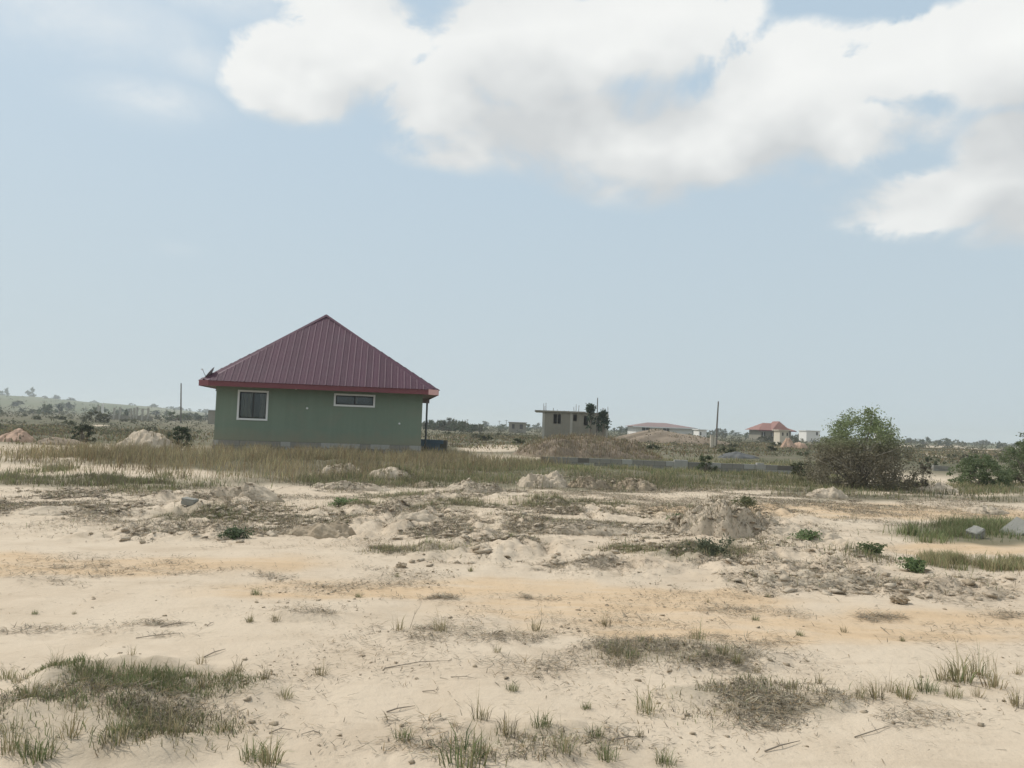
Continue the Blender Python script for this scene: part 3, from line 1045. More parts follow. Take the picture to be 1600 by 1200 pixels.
def make_bush(name, w, h, clumps, n_each, leaf, cols, seed, trunk_r=0.05, low=0.12, stems=5, mat='leaf', top=None):
    """root Empty > trunk (stems), crown; origin at the foot"""
    r = np.random.default_rng(seed)
    root = empty(name)
    cs, rs = [], []
    bumps = r.random(5) * 6.28
    while len(cs) < clumps:
        z = low + (1 - low) * r.random()
        prof = math.sqrt(max(0.0, 1 - ((z - .3) / .72) ** 2)) if z > .3 else 0.97 + 0.03 * z / .3
        a = r.random() * 6.283
        prof *= 0.86 + 0.16 * math.sin(2 * a + bumps[0]) * math.sin(3 * z + bumps[1]) + 0.10 * math.sin(5 * a + bumps[2] + 4 * z)
        k = (0.25 + 0.75 * r.random()) ** 0.55 * (0.88 + 0.26 * r.random())
        cs.append((math.cos(a) * prof * k * w * .46, math.sin(a) * prof * k * w * .46, z * h * (.80 + .22 * r.random())))
        rs.append((0.05 + 0.08 * r.random()) * min(w, h * 1.3))
    cs = np.array(cs)
    V, F, C = leaf_cloud(cs, rs, n_each, leaf, cols[0], cols[1], seed=seed)
    if top:
        zz = V[:, 2] / h
        k = sstep(zz + 0.12 * (r.random(len(zz)) - .5), top[0], top[1])[:, None]
        i4 = np.repeat(k[::4], 4, 0)
        C = C * (1 - i4) + np.repeat(np.asarray(top[2])[None] * (0.55 + 0.75 * r.random((len(C) // 4, 1))), 4, 0) * i4
    t = MB()
    order = r.permutation(len(cs))[:max(stems * 5, 8)]
    for q, i in enumerate(order):
        c = Vector(cs[i])
        s0 = Vector((r.normal() * 0.05 * w * .5, r.normal() * 0.05 * w * .5, -0.04))
        m1 = s0.lerp(c, .4) + Vector((r.normal() * .06 * w, r.normal() * .06 * w, 0.06 * h))
        t.tube([s0, m1, c], [trunk_r * (1 if q < stems else .5), trunk_r * (.6 if q < stems else .35), trunk_r * .15], 5)
    t.build('trunk', M['bark'], root)
    link('crown', np_mesh('crown', V, F, C), M[mat], root)
    return root


def place(o, x, y, s=1.0, rz=0.0, sz=None, sink=0.0):
    o.location = (x, y, gz(x, y) - sink)
    o.scale = (s, s, sz if sz else s)
    o.rotation_euler = (0, 0, rz)


# the large bush: green top over a tangle of bare grey twigs
bx = on_ground(1345, 762)
bush = make_bush('large_bush', 3.7, 2.42, 330, 75, 0.07, ((0.165, 0.150, 0.105), (0.265, 0.235, 0.165)), 5, 0.038, low=.03, stems=9, top=(0.42, 0.74, (0.225, 0.268, 0.135)))
tag(bush, 'large bush with green leaves above grey bare branches on the sand', 'bush')
bush.location = bx
tw = MB()
r_ = np.random.default_rng(12)
for i in range(150):
    a = r_.random() * 6.28
    rad = 1.45 * r_.random() ** .6
    p = Vector((math.cos(a) * rad * .75, math.sin(a) * rad * .75, 0.1 + 1.0 * r_.random()))
    d = Vector((math.cos(a) * .4 + r_.normal() * .5, math.sin(a) * .4 + r_.normal() * .5, .35 + .5 * r_.random())).normalized()
    L = .35 + .5 * r_.random()
    tw.tube([p, p + d * L * .5 + Vector((r_.normal() * .05, r_.normal() * .05, 0)), p + d * L], [.013, .010, .004], 4, False)
tw.build('dead_branch', mat_solid('grey_dead_wood', (0.34, 0.31, 0.26), 0.9, 0.2, 6.0), bush)

# a twiggy dead bush beside it, shrubs at the right edge
d1 = on_ground(1443, 765)
o = make_bush('dead_shrub', 0.8, 0.85, 22, 55, 0.05, (GREY_D, (0.14, 0.12, 0.09)), 21, 0.02, low=.05)
tag(o, 'small brown leafless shrub standing right of the large bush', 'shrub')
o.location = d1
o = make_bush('roadside_shrub', 2.4, 1.15, 110, 70, 0.07, ((0.11, 0.145, 0.075), (0.195, 0.24, 0.115)), 22, 0.03, low=.02)
tag(o, 'low dense dark green shrub growing in front of a taller shrub', 'shrub')
o.location = on_ground(1532, 758)
o = make_bush('roadside_shrub', 3.0, 1.7, 120, 80, 0.075, ((0.11, 0.145, 0.075), (0.20, 0.24, 0.115)), 23, 0.045, low=.05)
tag(o, 'tall dark green shrub with thin feathery shoots beyond the sand', 'shrub')
o.location = on_ground(1608, 757)
o = make_bush('feathery_shrub', 1.5, 2.15, 26, 50, 0.08, ((0.09, 0.12, 0.07), (0.16, 0.19, 0.11)), 24, 0.03, low=.25)
tag(o, 'thin feathery sapling rising above the dark green shrubs', 'shrub')
o.location = on_ground(1606, 750)
o = make_bush('field_shrub', 1.6, 0.62, 30, 60, 0.06, ((0.065, 0.085, 0.045), (0.12, 0.14, 0.07)), 25, 0.02, low=.02)
tag(o, 'flat green shrub behind the fallen wall right of the large bush', 'shrub')
o.location = on_ground(1455, 735)
o = make_bush('wall_shrub', 1.15, 0.72, 26, 60, 0.06, ((0.06, 0.085, 0.045), (0.125, 0.15, 0.075)), 26, 0.02, low=.02)
tag(o, 'green shrub growing against the low grey block wall', 'shrub')
o.location = on_ground(1103, 737)
o = make_bush('house_shrub', 1.25, 1.0, 36, 70, 0.07, ((0.035, 0.055, 0.032), (0.075, 0.10, 0.052)), 27, 0.03, low=.05)
tag(o, 'dark green shrub growing by the left corner of the green house', 'shrub')
o.location = on_ground(279, 703)
o = make_bush('field_shrub', 1.3, 0.95, 30, 60, 0.08, ((0.05, 0.065, 0.04), (0.085, 0.10, 0.06)), 28, 0.03, low=.05)
tag(o, 'small dark shrub between the flat brown and the weathered heap', 'shrub')
o.location = on_ground(131, 692)
for k, (px, py, s) in enumerate(((1270, 752, .9), (1250, 745, .7))):
    o = make_bush('weedy_shrub', 1.3 * s, 0.9 * s, 30, 50, 0.06, (OLIVE_D, (0.125, 0.14, 0.075)), 30 + k, 0.02, low=.02)
    tag(o, ('olive weedy shrub leaning on the left side of the large bush', 'low olive shrub at the end of the grey block wall')[k], 'shrub')
    o.location = on_ground(px, py)


# far trees: a few prototypes, copied as whole trees
def proto_tree(seed, w, h, cols, clumps=26, each=26, leaf=0.42):
    o = make_bush('field_tree', w, h, clumps, each, leaf, cols, seed, trunk_r=0.10, low=.16, stems=3)
    return o


PROTO = [proto_tree(50 + i, *a) for i, a in enumerate([
    (4.6, 3.2, ((0.075, 0.095, 0.06), (0.125, 0.15, 0.085))),
    (5.6, 2.6, ((0.08, 0.105, 0.06), (0.14, 0.165, 0.09))),
    (3.4, 3.8, ((0.07, 0.09, 0.06), (0.115, 0.135, 0.085))),
    (6.5, 2.0, ((0.085, 0.09, 0.058), (0.145, 0.145, 0.09))),
    (4.0, 1.5, ((0.075, 0.085, 0.045), (0.135, 0.145, 0.07)))])]
_used = set()


def far_tree(k, px, depth, hpx, wpx=None, label=None, group=None, cat='tree', name='field_tree', sink=0.1):
    p = at_depth(px, hor(px), depth)
    src = PROTO[k]
    o = src if k not in _used else copy_tree(src)
    _used.add(k)
    o.name = name
    dims = [(4.6, 3.2), (5.6, 2.6), (3.4, 3.8), (6.5, 2.0), (4.0, 1.5)][k]
    hz = hpx * depth / FPX / dims[1]
    wx = (wpx * depth / FPX / dims[0]) if wpx else hz
    o.location = (p.x, p.y, gz(p.x, p.y) - sink)
    o.scale = (wx, wx, hz)
    o.rotation_euler = (0, 0, random.random() * 6.28)
    for key in ('label', 'category', 'group'):
        if key in o:
            del o[key]
    tag(o, label, cat, group)
    return o


# trees with a place of their own
SPEC = [(0, 46, 900, 18, 18, 'round dark tree standing alone on the crest of the green hill', 'tree'),
        (0, 4, 900, 14, 20, 'dark tree clump on the hill crest left of the round tree', 'tree'),
        (2, 9.5, 900, 14, 4, 'narrow upright tree on the hill crest', 'tree'),
        (1, 272, 190, 16, 40, 'wide green tree standing below the thin pole left of the house', 'tree'),
        (3, 150, 115, 18, 60, 'dark spreading thicket in the brown field left of the house', 'thicket'),
        (1, 72, 260, 18, 30, 'broad dark tree at the foot of the green hill', 'tree'),
        (2, 93, 300, 16, 14, 'upright dark tree at the foot of the green hill', 'tree'),
        (1, 147, 300, 15, 22, 'rounded tree behind the white-topped ruin on the plain', 'tree'),
        (2, 197, 220, 14, 10, 'small dark tree growing among the bare concrete columns', 'tree'),
        (0, 982, 210, 16, 14, 'dark tree by the left end of the long pink roofed building', 'tree'),
        (1, 1095, 260, 14, 34, 'dark tree row at the right end of the pink roofed building', 'tree'),
        (0, 1445, 330, 14, 26, 'taller one of two rounded trees side by side on the horizon', 'tree'),
        (1, 1475, 330, 13, 28, 'flatter one of two rounded trees side by side on the horizon', 'tree'),
        (0, 1562, 300, 13, 13, 'single round-headed tree on the horizon behind the feathery shrubs', 'tree'),
        (1, 1170, 330, 10, 18, 'dark low tree left of the orange-red roofed house', 'tree'),
        (0, 1256, 320, 12, 26, 'dark tree right of the orange-red roofed house', 'tree')]
for (k, px, dep, h, w, lab, cat) in SPEC:
    far_tree(k, px, dep, h, w, lab, None, cat)
# low continuous scrub of the plain: one mass of leaf clumps
r_ = np.random.default_rng(71)
nn = 5200
az_s = np.radians(r_.uniform(-36, 36, nn))
rd_s = np.exp(r_.uniform(math.log(58), math.log(760), nn))
cx_, cy_ = rd_s * np.sin(az_s), rd_s * np.cos(az_s)
ok_ = (fbm(cx_ / 34, cy_ / 34, 3, 77) + 0.25 * r_.normal(size=nn) > -0.05) & ~((np.degrees(az_s) < -5) & (np.degrees(az_s) > -22) & (rd_s < 75))
cx_, cy_, rd_s = cx_[ok_], cy_[ok_], rd_s[ok_]
sz_ = np.clip(rd_s / 210, .28, 2.0)
V_, F_, C_ = leaf_cloud(np.stack([cx_, cy_, height(cx_, cy_) + sz_ * .35], -1), sz_ * r_.uniform(.6, 1.5, len(sz_)), 12, 1.0, (0.085, 0.09, 0.058), (0.17, 0.165, 0.105), flat=.45, seed=72)
Q_ = V_.reshape(-1, 4, 3)
c0_ = Q_[:, :1]
V_ = (c0_ + (Q_ - c0_) * (np.repeat(sz_, 12) * .45)[:, None, None]).reshape(-1, 3)
tag(link('plain_scrub', np_mesh('plain_scrub', V_, F_, C_), M['leaf']), 'low grey-green scrub covering the far plain', 'scrub', None, 'stuff')
for px, lab in ((1193, 'olive bush in front of the orange-red roofed house, next to its corner'), (1206, 'olive bush hiding the middle of the orange-red roofed house'), (1240, 'olive bush behind the rounded pinkish heap')):
    far_tree(3, px, 165, 11, 22, lab, None, 'bush', 'field_bush')
# scattered look-alikes
for i in range(30):
    px = rng.uniform(-20, 335)
    far_tree(int(rng.integers(0, 5)), px, rng.uniform(230, 520), rng.uniform(5, 10), rng.uniform(10, 26),
             'bushy tree dotting the plain below the green hill', 'trees below the green hill')
for i in range(22):
    far_tree(int(rng.integers(0, 3)), rng.uniform(55, 335), rng.uniform(900, 1000), rng.uniform(4, 8), rng.uniform(9, 20),
             'tiny dark tree along the crest of the far hill', 'trees along the hill crest')
for i in range(30):
    far_tree(int(rng.integers(0, 4)), 664 + i * 3.0 + rng.uniform(-2, 2), rng.uniform(170, 260), (13 if i < 22 else 9) + rng.uniform(0, 5), rng.uniform(14, 24),
             'dark green tree in the dense hedge beyond the right side of the house', 'hedge trees beyond the house')
for i in range(34):
    far_tree(int(rng.integers(0, 4)), rng.uniform(750, 1280), rng.uniform(300, 520), rng.uniform(7, 12), rng.uniform(12, 26),
             'dark bushy tree along the far horizon behind the scattered buildings', 'trees along the far horizon')
for i in range(24):
    far_tree(int(rng.integers(0, 4)), rng.uniform(1390, 1610), rng.uniform(330, 560), rng.uniform(5, 9), rng.uniform(10, 24),
             'low dark bush along the horizon behind the pale sand strips', 'bushes along the sandy horizon')
for i in range(70):
    px = rng.uniform(-10, 1610)
    dep = rng.uniform(62, 170)
    if 325 < px < 680:
        continue
    far_tree(int(rng.choice([3, 4, 4])), px, dep, rng.uniform(4, 9) * 60 / dep + 2, rng.uniform(14, 34) * 70 / dep,
             'low olive scrub bush dotting the dry brown field', 'scrub bushes of the dry field', 'scrub', 'scrub_bush', 0.05)


# ------------------------------------------------------------------ far buildings
def wall_with_openings(mb, W, z0, z1, y, ops):
    us = sorted({0, W, *[o[0] for o in ops], *[o[1] for o in ops]})
    zs = sorted({z0, z1, *[o[2] for o in ops], *[o[3] for o in ops]})
    for a, b in zip(us, us[1:]):
        for c, d in zip(zs, zs[1:]):
            if any(a >= o[0] - 1e-6 and b <= o[1] + 1e-6 and c >= o[2] - 1e-6 and d <= o[3] + 1e-6 for o in ops):
                continue
            mb.add([(a, y, c), (b, y, c), (b, y, d), (a, y, d)], [(0, 1, 2, 3)])
    for (a, b, c, d) in ops:
        mb.add([(a, y, c), (b, y, c), (b, y, d), (a, y, d), (a, y + .2, c), (b, y + .2, c), (b, y + .2, d), (a, y + .2, d)],
               [(0, 4, 5, 1), (1, 5, 6, 2), (2, 6, 7, 3), (3, 7, 4, 0)])


def block_building():
    D = 88.0
    pl, pr = at_depth(849, 650, D), at_depth(949, 650, D - 0.4)
    v = pr - pl
    W = math.hypot(v.x, v.y)
    z0 = gz(pl.x, pl.y) - 0.1
    r = empty('unfinished_building', (pl.x, pl.y, z0), math.atan2(v.y, v.x),
              'unfinished grey block building with a flat slab and upright steel bars on top', 'building')
    zt = at_depth(855, 643.5, D).z - z0
    sc = W / 100.0
    u = lambda px: (px - 849) * sc

    def zz(py, px):
        return at_depth(px, py, D).z - z0
    ops = [(u(865), u(870.5), zz(662, 868), zz(647, 868)), (u(871.5), u(876.5), zz(662, 874), zz(647.5, 874)),
           (u(896), u(901.5), zz(658, 899), zz(648, 899)), (u(912.5), u(919), zz(665, 916), zz(650, 916)),
           (u(934), u(937), zz(673, 935), zz(650, 935))]
    m = MB()
    wall_with_openings(m, W, 0, zt, 0, ops)
    dpt = 6.0
    m.add([(0, 0, 0), (0, dpt, 0), (W, dpt, 0), (W, 0, 0), (0, 0, zt), (0, dpt, zt), (W, dpt, zt), (W, 0, zt)],
          [(0, 4, 5, 1), (1, 5, 6, 2), (2, 6, 7, 3)])
    m.build('wall', M['raw'], r)
    MB().box(-1.0, W * .66, -0.25, dpt + .2, zt, zt + 0.16).build('roof_slab', M['raw'], r)
    MB().box(W * .66 + .01, W + 0.05, -0.1, dpt + .2, zt - 0.02, zt + 0.08).build('ring_beam', M['raw'], r)
    for px in (849.5, 893, 949):
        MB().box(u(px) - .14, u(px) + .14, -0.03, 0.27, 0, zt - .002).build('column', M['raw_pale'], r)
    for px, hh in ((849, 13), (851, 9), (853, 14), (864, 6.5), (871, 4), (881, 3), (888, 3), (897, 9), (900, 13), (904, 12), (941, 9), (943.5, 9), (946, 8), (950, 11)):
        l = random.uniform(-.05, .05)
        MB().tube([(u(px), .15, zt), (u(px) + l, .15, zt + hh * D / FPX * 1.02)], [.03, .025], 5).build('steel_bar', M['steel'], r)
    MB().tube([(u(932.5), -.5, 0), (u(932.7), -.5, zz(622, 933))], [.07, .05], 6).build('scaffold_pole', M['pole'], r)


block_building()


def papaya(px, D, top_py, label, seed):
    p = at_depth(px, hor(px), D)
    z0 = gz(p.x, p.y)
    h = at_depth(px, top_py, D).z - z0
    r = empty('papaya_tree', (p.x, p.y, z0 - .05), 0, label, 'tree', None)
    rr = np.random.default_rng(seed)
    MB().tube([(0, 0, 0), (.05, 0, h * .5), (0.0, 0, h * .9)], [.11, .09, .05], 7).build('trunk', M['bark'], r)
    cs, rs = [], []
    for i in range(30):
        a = rr.random() * 6.28
        z = h * (.42 + .58 * rr.random() ** .7)
        rad = (.85 * (1.05 - z / h) + .15) * rr.random() ** .5 * 1.2
        cs.append((math.cos(a) * rad, math.sin(a) * rad, z - .1))
        rs.append(.22 + .14 * rr.random())
    V, F, C = leaf_cloud(np.array(cs), rs, 40, .22, (0.028, 0.055, 0.034), (0.065, 0.105, 0.055), seed=seed)
    link('crown', np_mesh('crown', V, F, C), M['leaf'], r)


papaya(922, 84, 631, 'tall dark green tree growing against the unfinished block building', 61)
papaya(942, 84, 640, 'shorter dark green tree at the right corner of the unfinished block building', 62)


def simple_house(name, px0, px1, D, wall_py0, wall_py1, roof_py, mats, label, hips=(0.3, 0.7), ops=(), over=0.6, dpt=8.0, gables=()):
    pl, pr = at_depth(px0, hor(px0), D), at_depth(px1, hor(px1), D)
    W = pr.x - pl.x
    z0 = gz((pl.x + pr.x) / 2, D) - 0.15
    mid = (px0 + px1) / 2
    zz = lambda py: at_depth(mid, py, D).z - z0
    zt, zr = zz(wall_py1), zz(roof_py)
    r = empty(name, (pl.x, D, z0), 0, label, 'house')
    s = W / (px1 - px0)
    oo = [((a - px0) * s, (b - px0) * s, max(zz(c), 0.1), zz(d)) for a, b, c, d in ops]
    m = MB()
    wall_with_openings(m, W, 0, zt, 0, oo)
    m.add([(0, 0, 0), (0, dpt, 0), (W, dpt, 0), (W, 0, 0), (0, 0, zt), (0, dpt, zt), (W, dpt, zt), (W, 0, zt)],
          [(0, 4, 5, 1), (1, 5, 6, 2), (2, 6, 7, 3)])
    m.build('wall', mats[0], r)
    for (a, b, c, d) in oo:
        w = MB().box(a, b, .12, .16, c, d).build('window', M['void'], r)
        MB().box((a + b) / 2 - .05, (a + b) / 2 + .05, .09, .119, c, d).build('frame', M['white'], w)
    e = over
    b = [(-e, -e, zt), (W + e, -e, zt), (W + e, dpt + e, zt), (-e, dpt + e, zt), (W * hips[0], dpt / 2, zr), (W * hips[1], dpt / 2, zr)]
    rf = MB().add(b, [(0, 1, 5, 4), (1, 2, 5), (2, 3, 4, 5), (3, 0, 4), (3, 2, 1, 0)]).build('roof', mats[1], r)
    MB().box(-e - .02, W + e + .02, -e - .06, -e - .01, zt - .22, zt + .02).build('fascia', mats[2] if len(mats) > 2 else mats[1], r)
    for (g0, g1, gpy) in gables:   # cross roofs
        a, c = (g0 - px0) * s, (g1 - px0) * s
        MB().add([(a, -e - .5, zt + .02), (c, -e - .5, zt + .02), ((a + c) / 2, -e + 1.2, zz(gpy)), (a, dpt * .5, zt + .02), (c, dpt * .5, zt + .02), ((a + c) / 2, dpt * .5, zz(gpy))],
                 [(0, 1, 2), (0, 2, 5, 3), (1, 4, 5, 2)]).build('cross_roof', mats[1], r)
    return r


simple_house('long_building', 994, 1082, 190, 680, 667.5, 660.5, (M['white_wall'], M['pink_roof'], M['white']),
             'long low white building with a dusty pink roof', (0.28, 0.62), ops=((1003, 1015, 674, 669), (1036, 1046, 674, 669)), dpt=14, over=1.0)
simple_house('roofed_house', 1189, 1236, 200, 688, 672.5, 661, (M['raw'], M['rust_roof'], M['fascia']),
             'house with a broad orange-red hipped roof on the plain', (0.26, 0.6), ops=((1190, 1196, 682, 676), (1204, 1210, 682, 676)), dpt=10, over=1.0,
             gables=((1203, 1232, 658),))


def box_hut(name, px0, px1, D, base_py, top_py, mat, label, ops=(), dpt=3.0, cat='hut', roof=None):
    pl, pr = at_depth(px0, hor(px0), D), at_depth(px1, hor(px1), D)
    W = pr.x - pl.x
    mid = (px0 + px1) / 2
    z0 = gz((pl.x + pr.x) / 2, D) - 0.1
    zz = lambda py: at_depth(mid, py, D).z - z0
    r = empty(name, (pl.x, D, z0), 0, label, cat)
    s = W / (px1 - px0)
    zt = zz(top_py)
    oo = [((a - px0) * s, (b - px0) * s, max(zz(c), .05), min(zz(d), zt - .1)) for a, b, c, d in ops]
    m = MB()
    wall_with_openings(m, W, 0, zt, 0, oo)
    m.add([(0, 0, 0), (0, dpt, 0), (W, dpt, 0), (W, 0, 0), (0, 0, zt), (0, dpt, zt), (W, dpt, zt), (W, 0, zt)],
          [(0, 4, 5, 1), (1, 5, 6, 2), (2, 6, 7, 3)])
    m.build('wall', mat, r)
    for (a, b, c, d) in oo:
        MB().box(a, b, .15, .19, c, d).build('window', M['void'], r)
    MB().box(-.25, W + .25, -.25, dpt + .25, zt, zt + .14).build('roof', roof or mat, r)
    return r


box_hut('white_hut', 1218.5, 1232.5, 130, 690, 673, M['cream'], 'small cream box hut with two dark windows before the orange-red roof', ops=((1222, 1224.5, 681, 676), (1229, 1231.5, 681, 676)))
box_hut('white_house', 1260, 1281, 230, 690, 673.5, M['white_wall'], 'small white flat roofed house behind the left side of the large bush', ops=((1275, 1278, 680, 675),), dpt=6, cat='house')
box_hut('tin_shed', 1380, 1397, 230, 700, 677, M['white_wall'], 'white tin roofed shed behind the right side of the large bush', dpt=6, cat='shed', roof=M['tin'])
box_hut('tin_shed', 325, 345, 150, 660, 641.5, M['raw'], 'tin roofed shed showing beside the left wall of the green house', dpt=5, cat='shed', roof=M['tin'])
box_hut('ruined_house', 795, 822, 200, 680, 660.5, M['raw'], 'roofless grey house shell among dark trees left of the block building', ops=((800, 804, 670, 663), (812, 817, 670, 663)), dpt=7, cat='house')
box_hut('white_house', 1092, 1104, 170, 690, 672, M['white_wall'], 'low white house front beside the tall leaning pole', ops=((1094, 1096, 680, 675),), dpt=5, cat='house')

# bare column frame of an unfinished house, far left
fr_p = at_depth(152, hor(152), 180)
r = empty('column_frame', (fr_p.x, fr_p.y, gz(fr_p.x, fr_p.y) - .1), 0, 'row of bare pale concrete columns of an unbuilt house on the plain', 'ruin')
sc_ = 180 / FPX
MB().box(0, 86 * sc_, 0, .3, 0, 1.05).build('low_wall', M['raw'], r)
for i, px in enumerate((153, 159.5, 178, 187, 204, 209, 213.5, 222, 231)):
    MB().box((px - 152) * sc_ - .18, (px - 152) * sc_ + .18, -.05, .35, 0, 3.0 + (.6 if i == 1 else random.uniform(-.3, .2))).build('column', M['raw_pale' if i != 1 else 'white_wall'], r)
MB().box(-.3, 24 * sc_, -.12, .5, 1.06, 1.25).build('slab', M['white_wall'], r)
MB().box((213.5 - 152) * sc_, (231 - 152) * sc_, -.06, .3, 2.62, 2.8).build('lintel', M['raw_pale'], r)
for k, (px, lab) in enumerate(((1112, 'taller'), (1116.5, 'shorter'))):
    p = at_depth(px, hor(px), 80)
    r = empty('gate_pillar', (p.x, p.y, gz(p.x, p.y) - .1), 0, f'{lab} of two cream gate pillars by the tall leaning pole', 'pillar')
    MB().box(-.12, .12, -.12, .12, 0, 1.35 - .2 * k).build('shaft', M['cream'], r)
    MB().box(-.16, .16, -.16, .16, 1.35 - .2 * k, 1.42 - .2 * k).build('cap', M['cream'], r)


# ------------------------------------------------------------------ poles
def pole(px_b, px_t, D, top_py, rad, label, cross=False):
    p = at_depth(px_b, hor(px_b), D)
    t = at_depth(px_t, top_py, D)
    z0 = gz(p.x, p.y) - .3
    r = empty('utility_pole', (p.x, p.y, z0), 0, label, 'pole')
    dx, h = t.x - p.x, t.z - z0
    MB().tube([(0, 0, 0), (dx * .45 - .03, 0, h * .5), (dx, 0, h)], [rad, rad * .9, rad * .7], 8).build('shaft', M['pole'], r)
    if cross:
        MB().box(dx - .9, dx + .9, -.08, .08, h - .5, h - .35).build('crossarm', M['pole'], r)
        for q in (-.7, 0, .7):
            MB().tube([(dx + q, 0, h - .35), (dx + q, 0, h - .15)], [.05, .04], 6).build('insulator', M['white'], r)
    else:
        MB().tube([(dx, 0, h - .02), (dx, 0, h + .03)], [rad * .78, rad * .6], 8).build('cap', M['dark_metal'], r)


pole(1119.5, 1122.5, 95, 627.5, .11, 'tall slightly leaning wooden pole on the plain by cream pillars')
pole(283.5, 283, 150, 599, .15, 'straight dark pole above the wide green tree left of the house')
for i, (px, h) in enumerate(((675, 654), (703, 651), (730, 654), (780, 656), (791, 655), (842, 659))):
    pole(px, px + .3, 420, h + 1, .16, 'tiny far utility pole with a crossarm above the hedge trees', True)
for i in range(6):
    pass
for o in [q for q in COL.objects if q.get('label', '').startswith('tiny far utility')]:
    o['group'] = 'far utility poles'

# ------------------------------------------------------------------ concrete pieces on the sand
def rubble(name, px, py, dims, rot, label, mat='stone', cat='concrete slab', seed=1, lift=0.0):
    p = on_ground(px, py)
    bm = bmesh.new()
    if cat in ('clod', 'brick'):
        bmesh.ops.create_icosphere(bm, subdivisions=3, radius=.5)
        for v in bm.verts:
            q = v.co * 4.2 + Vector((seed * 3.1, 0, 0))
            v.co *= 1 + .45 * float(fbm(np.array([q.x + q.z]), np.array([q.y - q.z * .7]), 3, seed)[0])
        bmesh.ops.scale(bm, vec=dims, verts=bm.verts)
    else:
        bmesh.ops.create_cube(bm, size=1.0)
        bmesh.ops.scale(bm, vec=dims, verts=bm.verts)
        bmesh.ops.bevel(bm, geom=list(bm.edges), offset=min(dims) * .08, segments=1, affect='EDGES')
        bmesh.ops.subdivide_edges(bm, edges=list(bm.edges), cuts=2, use_grid_fill=True)
    rr = random.Random(seed)
    for v in bm.verts:
        v.co += Vector((rr.uniform(-1, 1), rr.uniform(-1, 1), rr.uniform(-1, 1))) * min(dims) * .05
    me = bpy.data.meshes.new(name)
    bm.to_mesh(me)
    bm.free()
    o = link(name, me, M[mat], None, (p.x, p.y, p.z + lift))
    o.rotation_euler = rot
    tag(o, label, cat)
    return o


R = math.radians
rubble('concrete_slab', 1588, 838, (.44, .30, .09), (R(28), R(-33), R(12)), 'broken concrete slab tilted up out of the grass', seed=1, lift=.08)
rubble('concrete_chunk', 1524, 843, (.24, .18, .16), (R(14), R(-20), R(25)), 'grey concrete chunk sunk in green grass beside the tilted slab', seed=2, lift=.06, cat='concrete')
rubble('concrete_block', 296, 795, (.25, .13, .11), (R(4), R(5), R(-14)), 'lone grey concrete block lying beside the white sand wedge', seed=3, lift=.06, cat='block')
rubble('concrete_block', 626, 892, (.11, .08, .06), (R(3), R(3), R(10)), 'small brown brick fragment lying on the orange track', 'clod', seed=4, lift=.02, cat='brick')
rubble('rubble_stone', 1405, 952, (.16, .12, .08), (0, R(8), R(20)), 'dark crusted clod lying on the orange track edge', 'clod', 'clod', 5, .03)
rubble('fallen_wall', 1470, 737, (.9, .2, .3), (0, R(4), R(5)), 'ruined piece of grey block wall behind the pale sand heap', 'block', 'wall', 6, .1)


# ------------------------------------------------------------------ grass, weeds, litter
def blades(P, hgt, lean, wid, colr, r, curl=0.35, az=None, k=.6):
    """bent tapering blades, three faces each"""
    n = len(P)
    a = r.random(n) * 2 * np.pi if az is None else az
    d = np.stack([np.cos(a), np.sin(a), np.zeros(n)], -1)
    s = np.stack([-np.sin(a), np.cos(a), np.zeros(n)], -1)
    tw_ = (r.random(n) - .5)[:, None] * 2
    s = s * np.cos(tw_) + d * np.sin(tw_)
    up = np.array([0, 0, 1.0])
    h = hgt[:, None]
    l = lean[:, None]
    w = wid[:, None]
    m = P + (d * np.sin(l * k) + up * np.cos(l * k)) * h * .55
    t = m + (d * np.sin(l + curl) + up * np.cos(l + curl)) * h * .45
    b0, b1 = P - s * w * .5, P + s * w * .5
    m0, m1 = m - s * w * .38, m + s * w * .38
    V = np.stack([b0, b1, m1, m0, t], 1).reshape(-1, 3)
    i = np.arange(n)[:, None] * 5
    F = np.concatenate([i + np.array([[0, 1, 2]]), i + np.array([[0, 2, 3]]), i + np.array([[3, 2, 4]])])
    C = np.repeat(colr, 5, 0).reshape(n, 5, 3)
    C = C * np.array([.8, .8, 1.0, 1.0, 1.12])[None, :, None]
    return V, F, C.reshape(-1, 3)


def pick(n, cols, r, wts=None):
    cols = np.asarray(cols)
    c = cols[r.choice(len(cols), n, p=wts)]
    return c * (0.75 + 0.5 * r.random((n, 1)))


G_GREEN = (0.190, 0.225, 0.100)
G_DARK = (0.130, 0.165, 0.080)
G_OLIVE = (0.260, 0.240, 0.135)
G_STRAW = (0.38, 0.32, 0.19)
G_BROWN = (0.255, 0.185, 0.105)
G_GREY = (0.225, 0.195, 0.145)
G_PALE = (0.42, 0.37, 0.27)


def tuft_mesh(seed, n, h, spread, cols, wts, wid=0.006, stalks=3):
    r = np.random.default_rng(seed)
    a = r.random(n) * 6.283
    rad = spread * r.random(n) ** .7
    P = np.stack([np.cos(a) * rad, np.sin(a) * rad, np.full(n, -0.012)], -1)
    hh = h * (.35 + .65 * r.random(n))
    lean = np.clip(r.normal(.32, .28, n) + rad / spread * .3, 0, 1.3)
    az = a + r.normal(0, .7, n)
    wd = wid * (.7 + .6 * r.random(n))
    if stalks:
        hh[:stalks] = h * (1.15 + .5 * r.random(stalks))
        lean[:stalks] = r.random(stalks) * .35
        wd[:stalks] *= .55
    return np_mesh('grass_tuft', *blades(P, hh, lean, wd, pick(n, cols, r, wts), r, az=az, curl=.55))


